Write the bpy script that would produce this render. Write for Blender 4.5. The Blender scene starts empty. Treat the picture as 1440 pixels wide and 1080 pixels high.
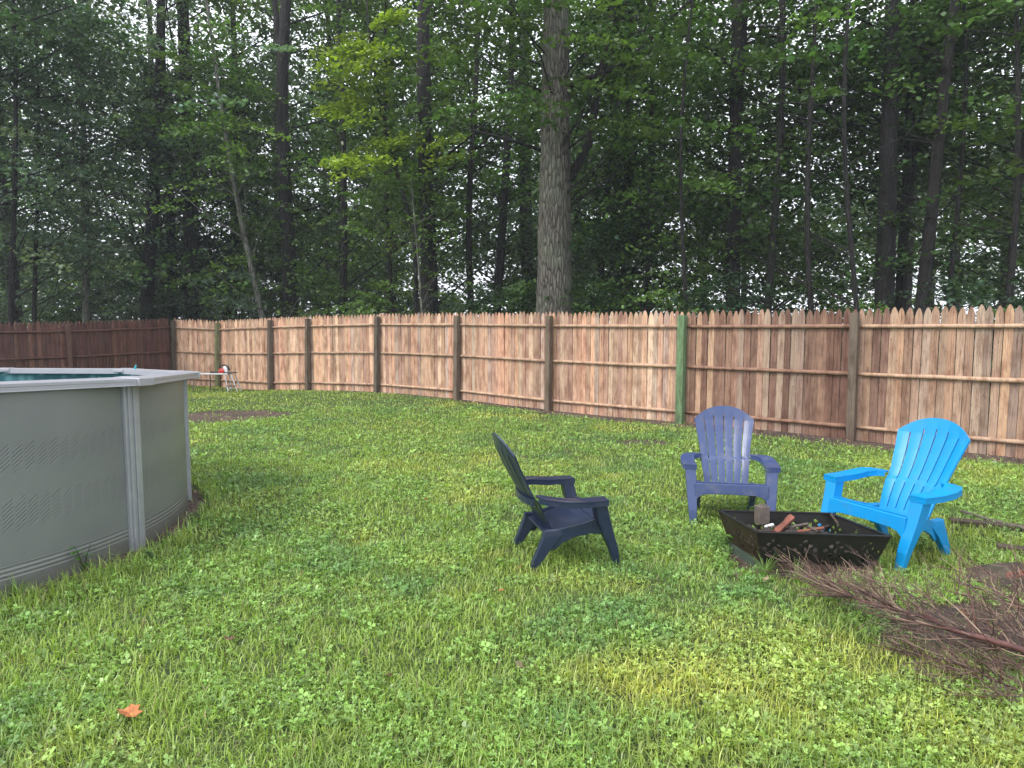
import bpy, math, random
import numpy as np
from mathutils import Vector, Matrix
random.seed(7)
RNG = np.random.default_rng(11)
scene = bpy.context.scene
COL = scene.collection
F = 960.0; CAMZ = 1.62; PITCH = math.atan(85/960)
CP, SP = math.cos(PITCH), math.sin(PITCH)

def ray(px, py):
    a = px-720; b = 540-py
    return Vector((a, F*CP+b*SP, -F*SP+b*CP))
def at_z(px, py, z=0.0):
    d = ray(px, py); t = (z-CAMZ)/d.z
    return Vector((d.x*t, d.y*t, z))
def at_y(px, py, Y):
    d = ray(px, py); t = Y/d.y
    return Vector((d.x*t, Y, CAMZ+d.z*t))

# ------------------------------------------------------------------ helpers
def lnoise(x, y, scale=1.0, seed=0):
    x = np.asarray(x, float)/scale+seed*17.3; y = np.asarray(y, float)/scale-seed*9.7
    xi = np.floor(x).astype(np.int64); yi = np.floor(y).astype(np.int64)
    fx = x-xi; fy = y-yi
    fx = fx*fx*(3-2*fx); fy = fy*fy*(3-2*fy)
    def h(a, b):
        n = (a*374761393+b*668265263+seed*1442695) & 0x7fffffff
        n = ((n ^ (n >> 13))*1274126177) & 0x7fffffff
        return ((n ^ (n >> 16)) & 0xffff)/65535.0
    return (h(xi, yi)*(1-fx)+h(xi+1, yi)*fx)*(1-fy)+(h(xi, yi+1)*(1-fx)+h(xi+1, yi+1)*fx)*fy
def fnoise(x, y, scale=1.0, seed=0):
    return .5*lnoise(x, y, scale, seed)+.3*lnoise(x, y, scale*.47, seed+3)+.2*lnoise(x, y, scale*.21, seed+5)
def sm(t):
    t = np.clip(t, 0, 1); return t*t*(3-2*t)
def gz(x, y):
    x = np.asarray(x, float); y = np.asarray(y, float)
    return -.14*sm((y-14.5)/3.5)*sm((-x-3.5)/4) + .05*(lnoise(x, y, 1.9, 2)-.5)*sm((y-1)/3) + .02*(lnoise(x, y, .6, 4)-.5)
def gzf(x, y): return float(gz(x, y))

def meta(o, label=None, cat=None, group=None, kind=None):
    if label: o['label'] = label
    if cat: o['category'] = cat
    if group: o['group'] = group
    if kind: o['kind'] = kind
    return o
def empty(name, loc=(0, 0, 0), rz=0, label=None, cat=None, group=None):
    o = bpy.data.objects.new(name, None); COL.objects.link(o)
    o.location = loc; o.rotation_euler = (0, 0, rz); o.empty_display_size = .2
    return meta(o, label, cat, group)

class MB:
    def __init__(s): s.v = []; s.f = []; s.c = []; s.col = (1, 1, 1, 1)
    def add(s, vs, fs):
        n = len(s.v); s.v += [tuple(v) for v in vs]; s.f += [tuple(i+n for i in f) for f in fs]
        s.c += [s.col]*len(vs)
    def hexa(s, p):       # p: 4 bottom (ccw) + 4 top
        s.add(p, [(3, 2, 1, 0), (4, 5, 6, 7), (0, 1, 5, 4), (1, 2, 6, 5), (2, 3, 7, 6), (3, 0, 4, 7)])
    def box(s, c, d, M=None):
        x, y, z = [q/2 for q in d]
        p = [Vector(q) for q in ((-x, -y, -z), (x, -y, -z), (x, y, -z), (-x, y, -z), (-x, -y, z), (x, -y, z), (x, y, z), (-x, y, z))]
        if M is not None: p = [M @ q for q in p]
        s.hexa([q+Vector(c) for q in p])
    def loft(s, rings):   # rings of (x0,x1,y0,y1,z)
        vs = []; fs = []
        for (x0, x1, y0, y1, z) in rings:
            vs += [(x0, y0, z), (x1, y0, z), (x1, y1, z), (x0, y1, z)]
        n = len(rings)
        for i in range(n-1):
            a = i*4
            for k in range(4):
                b = (k+1) % 4; fs.append((a+k, a+b, a+4+b, a+4+k))
        fs.append((3, 2, 1, 0)); e = (n-1)*4; fs.append((e, e+1, e+2, e+3))
        s.add(vs, fs)
    def tube(s, pts, rad, n=8, cap=True, jit=0.0, squash=None):
        pts = [Vector(p) for p in pts]; vs = []; fs = []
        if not hasattr(rad, '__len__'): rad = [rad]*len(pts)
        ref = None
        for i, p in enumerate(pts):
            t = (pts[min(i+1, len(pts)-1)]-pts[max(i-1, 0)]).normalized()
            if ref is None:
                ref = Vector((0, 0, 1)) if abs(t.z) < .8 else Vector((1, 0, 0))
            u = ref-t*ref.dot(t); u.normalize(); w = t.cross(u); ref = u
            for k in range(n):
                a = 2*math.pi*k/n; r = rad[i]*(1+jit*random.uniform(-1, 1))
                vs.append(p+u*(math.cos(a)*r)+w*(math.sin(a)*r))
        for i in range(len(pts)-1):
            for k in range(n):
                b = (k+1) % n
                fs.append((i*n+k, i*n+b, (i+1)*n+b, (i+1)*n+k))
        if cap:
            fs.append(tuple(reversed(range(n)))); e = (len(pts)-1)*n; fs.append(tuple(range(e, e+n)))
        s.add(vs, fs)
    def prism(s, poly, fn):    # poly 2D -> fn(p, side) 3D for side 0/1
        n = len(poly)
        vs = [fn(p, 0) for p in poly]+[fn(p, 1) for p in poly]
        fs = [tuple(reversed(range(n))), tuple(range(n, 2*n))]
        for k in range(n):
            b = (k+1) % n; fs.append((k, b, n+b, n+k))
        s.add(vs, fs)
    def build(s, name, mat, parent=None, smooth=False, bevel=0, solid=0, loc=None):
        me = bpy.data.meshes.new(name); me.from_pydata(s.v, [], s.f); me.update()
        a = me.color_attributes.new('Col', 'FLOAT_COLOR', 'POINT')
        a.data.foreach_set('color', np.array(s.c, dtype=np.float32).ravel())
        me.materials.append(mat)
        import bmesh
        bm = bmesh.new(); bm.from_mesh(me); bmesh.ops.recalc_face_normals(bm, faces=bm.faces); bm.to_mesh(me); bm.free()
        if smooth: me.polygons.foreach_set('use_smooth', [True]*len(me.polygons))
        o = bpy.data.objects.new(name, me); COL.objects.link(o)
        if parent: o.parent = parent
        if loc: o.location = loc
        if solid:
            m = o.modifiers.new('s', 'SOLIDIFY'); m.thickness = solid; m.offset = 0
        if bevel:
            m = o.modifiers.new('b', 'BEVEL'); m.width = bevel; m.segments = 2; m.limit_method = 'ANGLE'; m.angle_limit = math.radians(40)
            m.harden_normals = False
        return o

def build_np(name, V, Fq, C, mat, parent=None, smooth=False):
    """V (N,3), Fq (M,k) faces of k corners, C (N,3)"""
    me = bpy.data.meshes.new(name)
    n = len(V); m, k = Fq.shape
    me.vertices.add(n); me.vertices.foreach_set('co', V.astype(np.float32).ravel())
    me.loops.add(m*k); me.loops.foreach_set('vertex_index', Fq.astype(np.int32).ravel())
    me.polygons.add(m); me.polygons.foreach_set('loop_start', (np.arange(m)*k).astype(np.int32))
    me.polygons.foreach_set('loop_total', np.full(m, k, np.int32))
    if smooth: me.polygons.foreach_set('use_smooth', np.ones(m, bool))
    me.update(calc_edges=True)
    a = me.color_attributes.new('Col', 'FLOAT_COLOR', 'POINT')
    cc = np.ones((n, 4), np.float32); cc[:, :3] = C; a.data.foreach_set('color', cc.ravel())
    me.materials.append(mat)
    o = bpy.data.objects.new(name, me); COL.objects.link(o)
    if parent: o.parent = parent
    return o

# ------------------------------------------------------------------ materials
def newmat(name):
    m = bpy.data.materials.new(name); m.use_nodes = True
    nt = m.node_tree; b = nt.nodes['Principled BSDF']; return m, nt, b
def N(nt, t, **k):
    n = nt.nodes.new(t)
    for a, v in k.items(): setattr(n, a, v)
    return n
def ramp(nt, src, stops):
    r = N(nt, 'ShaderNodeValToRGB'); e = r.color_ramp.elements
    e[0].position, e[0].color = stops[0][0], (*stops[0][1], 1)
    e[1].position, e[1].color = stops[1][0], (*stops[1][1], 1)
    for p, c in stops[2:]:
        q = e.new(p); q.color = (*c, 1)
    nt.links.new(src, r.inputs[0]); return r.outputs[0]
def noise(nt, scale, detail=4, rough=.6, mapscale=None, coord='Object', dist=0):
    tc = N(nt, 'ShaderNodeTexCoord'); n = N(nt, 'ShaderNodeTexNoise')
    n.inputs['Scale'].default_value = scale; n.inputs['Detail'].default_value = detail; n.inputs['Roughness'].default_value = rough
    n.inputs['Distortion'].default_value = dist
    if mapscale:
        mp = N(nt, 'ShaderNodeMapping'); mp.inputs['Scale'].default_value = mapscale
        nt.links.new(tc.outputs[coord], mp.inputs[0]); nt.links.new(mp.outputs[0], n.inputs['Vector'])
    else: nt.links.new(tc.outputs[coord], n.inputs['Vector'])
    return n.outputs['Fac']
def mix(nt, fac, a, b, mode='MIX'):
    m = N(nt, 'ShaderNodeMix', data_type='RGBA', blend_type=mode)
    for sock, v in ((m.inputs['Factor'], fac), (m.inputs['A'], a), (m.inputs['B'], b)):
        if isinstance(v, (int, float)): sock.default_value = v
        elif isinstance(v, tuple): sock.default_value = (*v, 1)
        else: nt.links.new(v, sock)
    return m.outputs['Result']
def math_(nt, op, a, b=0.0, clamp=False):
    m = N(nt, 'ShaderNodeMath', operation=op, use_clamp=clamp)
    for s_, v in ((m.inputs[0], a), (m.inputs[1], b)):
        if isinstance(v, (int, float)): s_.default_value = v
        else: nt.links.new(v, s_)
    return m.outputs[0]
def bump(nt, b, h, strength=.3, dist=.01):
    n = N(nt, 'ShaderNodeBump'); n.inputs['Strength'].default_value = strength; n.inputs['Distance'].default_value = dist
    nt.links.new(h, n.inputs['Height']); nt.links.new(n.outputs[0], b.inputs['Normal'])
def vcol(nt):
    a = N(nt, 'ShaderNodeAttribute'); a.attribute_name = 'Col'; return a.outputs['Color']

def leafmat(name, rough=.45, trans=.3, spec=.5, tint=(1.3, 1.5, .5)):
    m, nt, b = newmat(name); c = vcol(nt)
    nt.links.new(c, b.inputs['Base Color']); b.inputs['Roughness'].default_value = rough
    b.inputs['Specular IOR Level'].default_value = spec
    t = N(nt, 'ShaderNodeBsdfTranslucent'); nt.links.new(mix(nt, 1.0, c, tint, 'MULTIPLY'), t.inputs['Color'])
    ms = N(nt, 'ShaderNodeMixShader'); ms.inputs[0].default_value = trans
    nt.links.new(b.outputs[0], ms.inputs[1]); nt.links.new(t.outputs[0], ms.inputs[2])
    nt.links.new(ms.outputs[0], nt.nodes['Material Output'].inputs[0]); return m
M_LEAF = leafmat('leaf', .40, .36)
M_NEEDLE = leafmat('needle', .6, .15, .3)
M_GRASS = leafmat('grass_blade', .36, .33, .6)

def plainmat(name, col, rough=.5, metal=0, nscale=8, var=.15, bumpv=0.0, bscale=60, spec=.5):
    m, nt, b = newmat(name)
    n = noise(nt, nscale, 5)
    lo = tuple(c*(1-var) for c in col); hi = tuple(min(1, c*(1+var)) for c in col)
    nt.links.new(ramp(nt, n, [(.3, lo), (.7, hi)]), b.inputs['Base Color'])
    b.inputs['Roughness'].default_value = rough; b.inputs['Metallic'].default_value = metal
    b.inputs['Specular IOR Level'].default_value = spec
    if bumpv: bump(nt, b, noise(nt, bscale, 3), bumpv, .002)
    return m
def plastic(name, col, dirt=(.10, .09, .07), damt=.35, coat=.35):
    m, nt, b = newmat(name)
    n = noise(nt, 9, 6, .65); g = noise(nt, 60, 3)
    f = math_(nt, 'MULTIPLY', ramp(nt, n, [(.5, (0, 0, 0)), (.75, (1, 1, 1))]), damt)
    c = mix(nt, f, col, dirt)
    nt.links.new(c, b.inputs['Base Color'])
    nt.links.new(math_(nt, 'MULTIPLY_ADD', n, .3), b.inputs['Roughness'])
    b.inputs['Roughness'].default_value = .38
    r = N(nt, 'ShaderNodeMapRange'); r.inputs[3].default_value = .25; r.inputs[4].default_value = .5; b.inputs['Specular IOR Level'].default_value = .4
    nt.links.new(n, r.inputs[0]); nt.links.new(r.outputs[0], b.inputs['Roughness'])
    b.inputs['Coat Weight'].default_value = coat; b.inputs['Coat Roughness'].default_value = .18
    bump(nt, b, g, .2, .001); return m
M_NAVY = plastic('navy_plastic', (.042, .066, .165), (.15, .15, .17), .55, .15)
M_NAVY_SHADED = plastic('navy_plastic_shaded', (.013, .022, .055), (.06, .06, .08), .4)  # same navy plastic, with the left chair's shade put into the colour
M_BLUE = plastic('bright_blue_plastic', (.0, .235, .56), (.04, .17, .30), .4, .0)
M_BLACK = plainmat('black_steel', (.012, .011, .010), .45, .3, 14, .5, .3, 90)
M_RUST = plainmat('rusty_steel', (.035, .022, .013), .6, .3, 9, .5, .3, 90)
M_GALV = plainmat('grey_painted_frame', (.31, .32, .345), .38, .2, 5, .12)
M_ALU = plainmat('aluminium', (.62, .62, .64), .4, .5, 9, .1)
M_DKW = plainmat('dark_board', (.06, .042, .03), .8, 0, 6, .4, .4, 40)
M_CHAR = plainmat('charred_wood', (.03, .024, .02), .9, 0, 12, .6, .6, 60)
M_REDW = plainmat('reddish_log', (.19, .065, .04), .8, 0, 12, .35, .5, 60)
M_GREYW = plainmat('grey_weathered_wood', (.11, .09, .075), .85, 0, 20, .35, .4, 60)
M_ASH = plainmat('ash', (.05, .04, .033), .95, 0, 20, .6, .8, 50)
M_RED = plainmat('red_case', (.42, .03, .02), .4)
M_WHITE = plainmat('white_case', (.7, .7, .7), .4)
M_DARK = plainmat('dark_plastic', (.02, .02, .022), .5)
M_TEAL = plainmat('teal_plastic', (.03, .32, .38), .5)
M_TWIG = None

def wood(name, gain=1.0, wet=0.0):
    m, nt, b = newmat(name); c = vcol(nt)
    g1 = noise(nt, 3.4, 7, .72, (30, 30, 1.2)); g2 = noise(nt, 2.2, 4, .6, (4, 4, 1.4)); g3 = noise(nt, 5, 5, .75, (9, 9, 2.6), dist=.8)
    k = ramp(nt, g1, [(.3, (.38, .33, .30)), (.48, (.95, .95, .95)), (.75, (1.45, 1.4, 1.35))])
    c = mix(nt, 1.0, c, k, 'MULTIPLY')
    st = ramp(nt, g2, [(.35, (.62, .52, .48)), (.55, (1, 1, 1)), (.75, (1.1, 1.05, 1.0))])
    c = mix(nt, 1.0, c, st, 'MULTIPLY')
    kn = ramp(nt, g3, [(.32, (.22, .14, .10)), (.42, (1, 1, 1))])
    c = mix(nt, .75, c, kn, 'MULTIPLY')
    nt.links.new(c, b.inputs['Base Color']); b.inputs['Roughness'].default_value = .75-.25*wet
    bump(nt, b, g1, .5, .004); return m
M_WOOD = wood('stockade_wood'); 
def bark(name, c1, c2, c3, scale=1, bs=.9, bd=.03):
    m, nt, b = newmat(name)
    tc = N(nt, 'ShaderNodeTexCoord'); mp = N(nt, 'ShaderNodeMapping'); mp.inputs['Scale'].default_value = (scale*13, scale*13, scale*2.6)
    nt.links.new(tc.outputs['Object'], mp.inputs[0])
    n0 = N(nt, 'ShaderNodeTexNoise'); n0.inputs['Scale'].default_value = 1.2; n0.inputs['Detail'].default_value = 5
    nt.links.new(mp.outputs[0], n0.inputs['Vector'])
    mv = N(nt, 'ShaderNodeMix', data_type='VECTOR'); mv.inputs['Factor'].default_value = .45
    nt.links.new(mp.outputs[0], mv.inputs['A']); nt.links.new(n0.outputs['Color'], mv.inputs['B'])
    v = N(nt, 'ShaderNodeTexVoronoi', feature='DISTANCE_TO_EDGE'); v.inputs['Scale'].default_value = 1.2
    nt.links.new(mv.outputs['Result'], v.inputs['Vector'])
    h = math_(nt, 'MULTIPLY', math_(nt, 'MINIMUM', v.outputs[0], .3), 3.3)
    h = math_(nt, 'ADD', h, math_(nt, 'MULTIPLY', n0.outputs['Fac'], .8))
    big = noise(nt, 1.1, 4, .6)
    base = ramp(nt, h, [(.35, c1), (.95, c2)])
    lich = ramp(nt, big, [(.48, (0, 0, 0)), (.62, (1, 1, 1))])
    c = mix(nt, math_(nt, 'MULTIPLY', lich, .55), base, c3)
    c = mix(nt, 1.0, c, ramp(nt, h, [(.3, (.45, .45, .45)), (.8, (1, 1, 1))]), 'MULTIPLY')
    nt.links.new(c, b.inputs['Base Color']); b.inputs['Roughness'].default_value = .9
    bump(nt, b, h, bs, bd); return m
M_BARKBIG = bark('oak_bark', (.035, .031, .026), (.135, .122, .10), (.15, .17, .12), 1.9, 1.0, .04)
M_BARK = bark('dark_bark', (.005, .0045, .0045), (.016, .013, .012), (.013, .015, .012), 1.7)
M_BARKP = bark('pale_bark', (.05, .048, .042), (.15, .145, .125), (.11, .125, .09), 1.8, .4, .01)

# ------------------------------------------------------------------ fence line
POSTS = [  # bottom px, bottom py, top px, top py, depth
    (1543, 660, 1552, 434, 7.68), (1197, 622, 1203, 440, 9.34), (957, 597, 961, 443, 11.0), (772, 577, 774, 444, 12.75),
    (643, 560, 644, 444, 14.6), (531, 552, 532, 445, 15.9), (434, 549, 434, 448, 17.0), (381, 545, 381, 450, 17.9),
    (307, 548, 307, 454, 19.0), (245, 545, 245, 451, 19.3)]
PB = []; PT = []
for bx, by, tx, ty, d in POSTS:
    a = at_y(bx, by, d); b_ = at_y(tx, ty, d)
    a.z = gzf(a.x, a.y)
    PB.append(a); PT.append(b_)
fence_dir = (PB[0]-PB[4]).normalized()
def fence_dist(x, y):
    """signed distance of points to the fence polyline; + = behind"""
    best = np.full(np.shape(x), 1e9); sg = np.ones(np.shape(x))
    for i in range(len(PB)-1):
        a = PB[i]; b = PB[i+1]; ex, ey = b.x-a.x, b.y-a.y; L2 = ex*ex+ey*ey
        t = ((x-a.x)*ex+(y-a.y)*ey)/L2
        if i == 0: t = np.minimum(t, 1)
        else: t = np.clip(t, 0, 1)
        dx = x-(a.x+t*ex); dy = y-(a.y+t*ey); d = np.hypot(dx, dy)
        s = np.sign(-(ex*(y-a.y)-ey*(x-a.x)))
        w = d < best; best = np.where(w, d, best); sg = np.where(w, s, sg)
    return best*sg

# ------------------------------------------------------------------ pool geometry constants
PC = Vector((-5.0, 5.12)); PR = 2.27; PN = 10; PA0 = math.radians(-6.5)
def rimz(x, y): return 1.235-.04*(y-4.8)

def pit_pt(px, py, z): return at_z(px, py, z)
PIT_TOP = [pit_pt(1010, 718, .27), pit_pt(1064, 749, .27), pit_pt(1253, 755, .27), pit_pt(1168, 722, .27)]
PITC = sum(PIT_TOP, Vector())/4

# ------------------------------------------------------------------ ground
def dirtmask(x, y):
    n = fnoise(x, y, .8, 9)
    fd = -fence_dist(x, y)
    right = sm((x+2.5)/4)
    strip = sm(1.0-fd/(.28+.62*right+.5*(n-.4)))*(.45+.55*right)
    p1 = at_z(335, 583); p2 = at_z(300, 591)
    patch = np.maximum(sm(1.7-np.hypot((x-p1.x)/1.05, (y-p1.y)/.75)*1.25), sm(1.6-np.hypot((x-p2.x)/.8, (y-p2.y)/.5)*1.2))
    patch = patch*np.clip(-.35+2.6*fnoise(x, y, .55, 63), .1, 1)
    p3 = at_z(905, 622); patch3 = .55*sm(1.5-np.hypot((x-p3.x)/.55, (y-p3.y)/.35)*1.2)
    rp = np.hypot(x-PC.x, y-PC.y); pool = .9*sm((2.52-rp)/.2)
    pit = .85*sm(1.4-np.hypot((x-PITC.x)/.55, (y-PITC.y)/.42))
    p5 = at_z(1400, 890); br = .7*sm(1.3-np.hypot((x-p5.x)/.8, (y-p5.y)/.5))
    beh = sm((fence_dist(x, y)+.1)/.3)
    return np.clip(np.maximum.reduce([strip, patch, patch3, pool, pit, br, beh]), 0, 1)
def make_ground():
    xs = np.concatenate([[-220, -160, -100, -60, -40, -30, -24], np.arange(-20, 14.01, .16), [17, 22, 30, 42, 60, 100, 160, 220]])
    ys = np.concatenate([[-180, -60, -20, -8, -3], np.arange(-1, 23.01, .16), [26, 30, 38, 50, 75, 120, 180, 240]])
    X, Y = np.meshgrid(xs, ys); nx, ny = len(xs), len(ys)
    Z = gz(X, Y); V = np.stack([X, Y, Z], -1).reshape(-1, 3)
    i = np.arange((ny-1)*(nx-1)); r = i//(nx-1); c = i % (nx-1); a = r*nx+c
    Fq = np.stack([a, a+1, a+nx+1, a+nx], -1)
    D = dirtmask(X, Y).reshape(-1); C = np.stack([D, D, D], -1)
    m, nt, b = newmat('lawn_soil')
    n1 = noise(nt, 1.3, 6, .65); n2 = noise(nt, 35, 4, .7); n3 = noise(nt, 6, 5, .7)
    green = ramp(nt, n3, [(.3, (.03, .05, .014)), (.7, (.07, .10, .022))])
    soil = ramp(nt, n2, [(.35, (.022, .014, .011)), (.52, (.08, .05, .038)), (.66, (.26, .185, .14))])
    soil = mix(nt, math_(nt, 'MULTIPLY', ramp(nt, n1, [(.45, (0, 0, 0)), (.6, (1, 1, 1))]), .6), soil, (.03, .022, .018))
    f = math_(nt, 'ADD', vcol(nt), math_(nt, 'MULTIPLY', math_(nt, 'SUBTRACT', n3, .5), 1.5))
    f = ramp(nt, f, [(.42, (0, 0, 0)), (.56, (1, 1, 1))])
    nt.links.new(mix(nt, f, green, soil), b.inputs['Base Color']); b.inputs['Roughness'].default_value = .95
    bump(nt, b, n2, .8, .02)
    o = build_np('ground', V, Fq, C, m, smooth=True); meta(o, kind='structure')
make_ground()

# ------------------------------------------------------------------ grass (uncountable -> stuff)
def in_objects(x, y):
    k = np.hypot(x-PC.x, y-PC.y) < PR+.03
    P = [p for p in PIT_TOP]; ins = np.ones(np.shape(x), bool)
    for i in range(4):
        a = P[i]; b = P[(i+1) % 4]
        ins &= ((b.x-a.x)*(y-a.y)-(b.y-a.y)*(x-a.x)) > .04*math.hypot(b.x-a.x, b.y-a.y)
    return k | ins | (fence_dist(x, y) > -.03)
def lawncolor(x, y, n):
    """mossy yellow, fresh and deep green areas of the lawn itself"""
    a = fnoise(x, y, 1.1, 21); b = fnoise(x, y, .35, 33)
    yel = np.clip((a-.53)*4+(b-.5)*2, 0, 1)
    p = at_z(950, 960); p2 = at_z(760, 850)
    yel = np.maximum(yel*.75, sm(1.5-np.hypot((x-p.x)/.55, (y-p.y)/.3)*1.1))
    deep = np.clip((fnoise(x, y, .9, 45)-.5)*5, 0, 1)
    G = np.array([.30, .415, .088]); Yc = np.array([.48, .50, .11]); Dk = np.array([.17, .30, .085])
    c = G[None]*(1-yel[:, None])+Yc[None]*yel[:, None]
    d = (deep*(1-yel))[:, None]*.75; c = c*(1-d)+Dk[None]*d
    return c*(.45+.95*RNG.random((len(x), 1)))
def make_grass():
    Vs = []; Fs = []; Cs = []; off = 0
    bands = [(1.5, 3, 7500, .0042, .062), (3, 5, 5200, .0048, .055), (5, 8, 2900, .0068, .05), (8, 12, 1500, .010, .045), (12, 20.5, 620, .016, .042)]
    for (y0, y1, dens, w, L) in bands:
        hw = .8*y1+1.9; n = int(dens*(y1-y0)*2*hw)
        x = RNG.uniform(-hw, hw, n); y = RNG.uniform(y0, y1, n)
        keep = (np.abs(x) < .8*y+1.9) & ~in_objects(x, y) & (x > -12.5)
        dm = dirtmask(x, y)+.5*(fnoise(x, y, .3, 77)-.5)
        keep &= RNG.random(n) > sm((dm-.25)/.4)*.96
        clump = fnoise(x, y, .22, 51)
        keep &= RNG.random(n) < .35+1.3*clump
        x = x[keep]; y = y[keep]; n = len(x); z = gz(x, y)
        yaw = RNG.uniform(0, 2*np.pi, n); lean = np.abs(RNG.normal(.8, .45, n))
        hl = fnoise(x, y, .5, 61); near_pool = sm((2.75-np.hypot(x-PC.x, y-PC.y))/.3)
        ln = L*(.45+.9*RNG.random(n))*(.6+.8*hl)*(1+.9*near_pool)
        wd = w*(.6+.7*RNG.random(n)); br = RNG.random(n) < .06; wd = np.where(br, wd*2.2, wd)
        dx = np.cos(yaw); dy = np.sin(yaw); px = -dy; py = dx
        base = np.stack([x, y, z-.004], -1); P = np.stack([px, py, 0*px], -1)*wd[:, None]/2
        D = np.stack([dx, dy, 0*dx], -1)
        l1 = lean*.5; l2 = np.minimum(lean*1.6, 2.1)
        m1 = base+(D*np.sin(l1)[:, None]+np.array([0, 0, 1])*np.cos(l1)[:, None])*(ln*.55)[:, None]
        tip = m1+(D*np.sin(l2)[:, None]+np.array([0, 0, 1])*np.cos(l2)[:, None])*(ln*.55)[:, None]
        V = np.stack([base-P, base+P, m1+P*.9, m1-P*.9, tip+P*.15, tip-P*.15], 1).reshape(-1, 3)
        i = np.arange(n)*6+off
        Fq = np.concatenate([np.stack([i, i+1, i+2, i+3], -1), np.stack([i+3, i+2, i+4, i+5], -1)])
        c = lawncolor(x, y, n); dry = RNG.random(n) < .05; c[dry] = np.array([.30, .27, .12])*(.6+.6*RNG.random((dry.sum(), 1)))
        C = np.repeat(c, 6, 0)
        Vs.append(V); Fs.append(Fq); Cs.append(C); off += n*6
    build = build_np('grass', np.concatenate(Vs), np.concatenate(Fs), np.concatenate(Cs), M_GRASS)
    meta(build, 'uneven green and yellow-green lawn grass covering the yard', 'grass', kind='stuff')
    # clover and small round leaved ground cover
    Vs = []; Fs = []; Cs = []; off = 0
    for (y0, y1, dens, r) in [(1.5, 3, 3600, .0052), (3, 5, 2600, .0056), (5, 8, 1100, .0068), (8, 13, 300, .009)]:
        hw = .8*y1+1.9; n = int(dens*(y1-y0)*2*hw)
        x = RNG.uniform(-hw, hw, n); y = RNG.uniform(y0, y1, n)
        cl = fnoise(x, y, .7, 91)*.6+.4*lnoise(x, y, .16, 14)
        keep = (np.abs(x) < .8*y+1.9) & ~in_objects(x, y) & (RNG.random(n) < sm((cl-.36)/.2)) & (dirtmask(x, y) < .55)
        x = x[keep]; y = y[keep]; n = len(x); z = gz(x, y)+RNG.uniform(.012, .05, n)
        a0 = RNG.uniform(0, 2*np.pi, n); tl = RNG.normal(0, .35, (n, 2)); big = np.where(RNG.random(n) < .07, 2.0, 1.0)*(.7+.6*RNG.random(n))
        col = lawncolor(x, y, n)*np.array([.82, .98, 1.05])
        for k in range(3):
            a = a0+k*2.094; R = r*big
            cx = np.cos(a); cy = np.sin(a)
            def P(u, v):
                lx = (cx*u-cy*v)*R; ly = (cy*u+cx*v)*R
                return np.stack([x+lx, y+ly, z+lx*tl[:, 0]+ly*tl[:, 1]+(.25*np.abs(u)*R)], -1)
            V = np.stack([P(0, 0), P(.9, -.75), P(1.75, -.55), P(1.75, .55), P(.9, .75)], 1).reshape(-1, 3)
            i = np.arange(n)*5+off; Fs.append(np.stack([i, i+1, i+2, i+3, i+4], -1))
            Vs.append(V); Cs.append(np.repeat(col, 5, 0)); off += 5*n
    o = build_np('clover', np.concatenate(Vs), np.concatenate(Fs), np.concatenate(Cs), M_GRASS)
    meta(o, 'clover and low round leaved weeds growing through the lawn', 'ground cover', kind='stuff')
make_grass()

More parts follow.
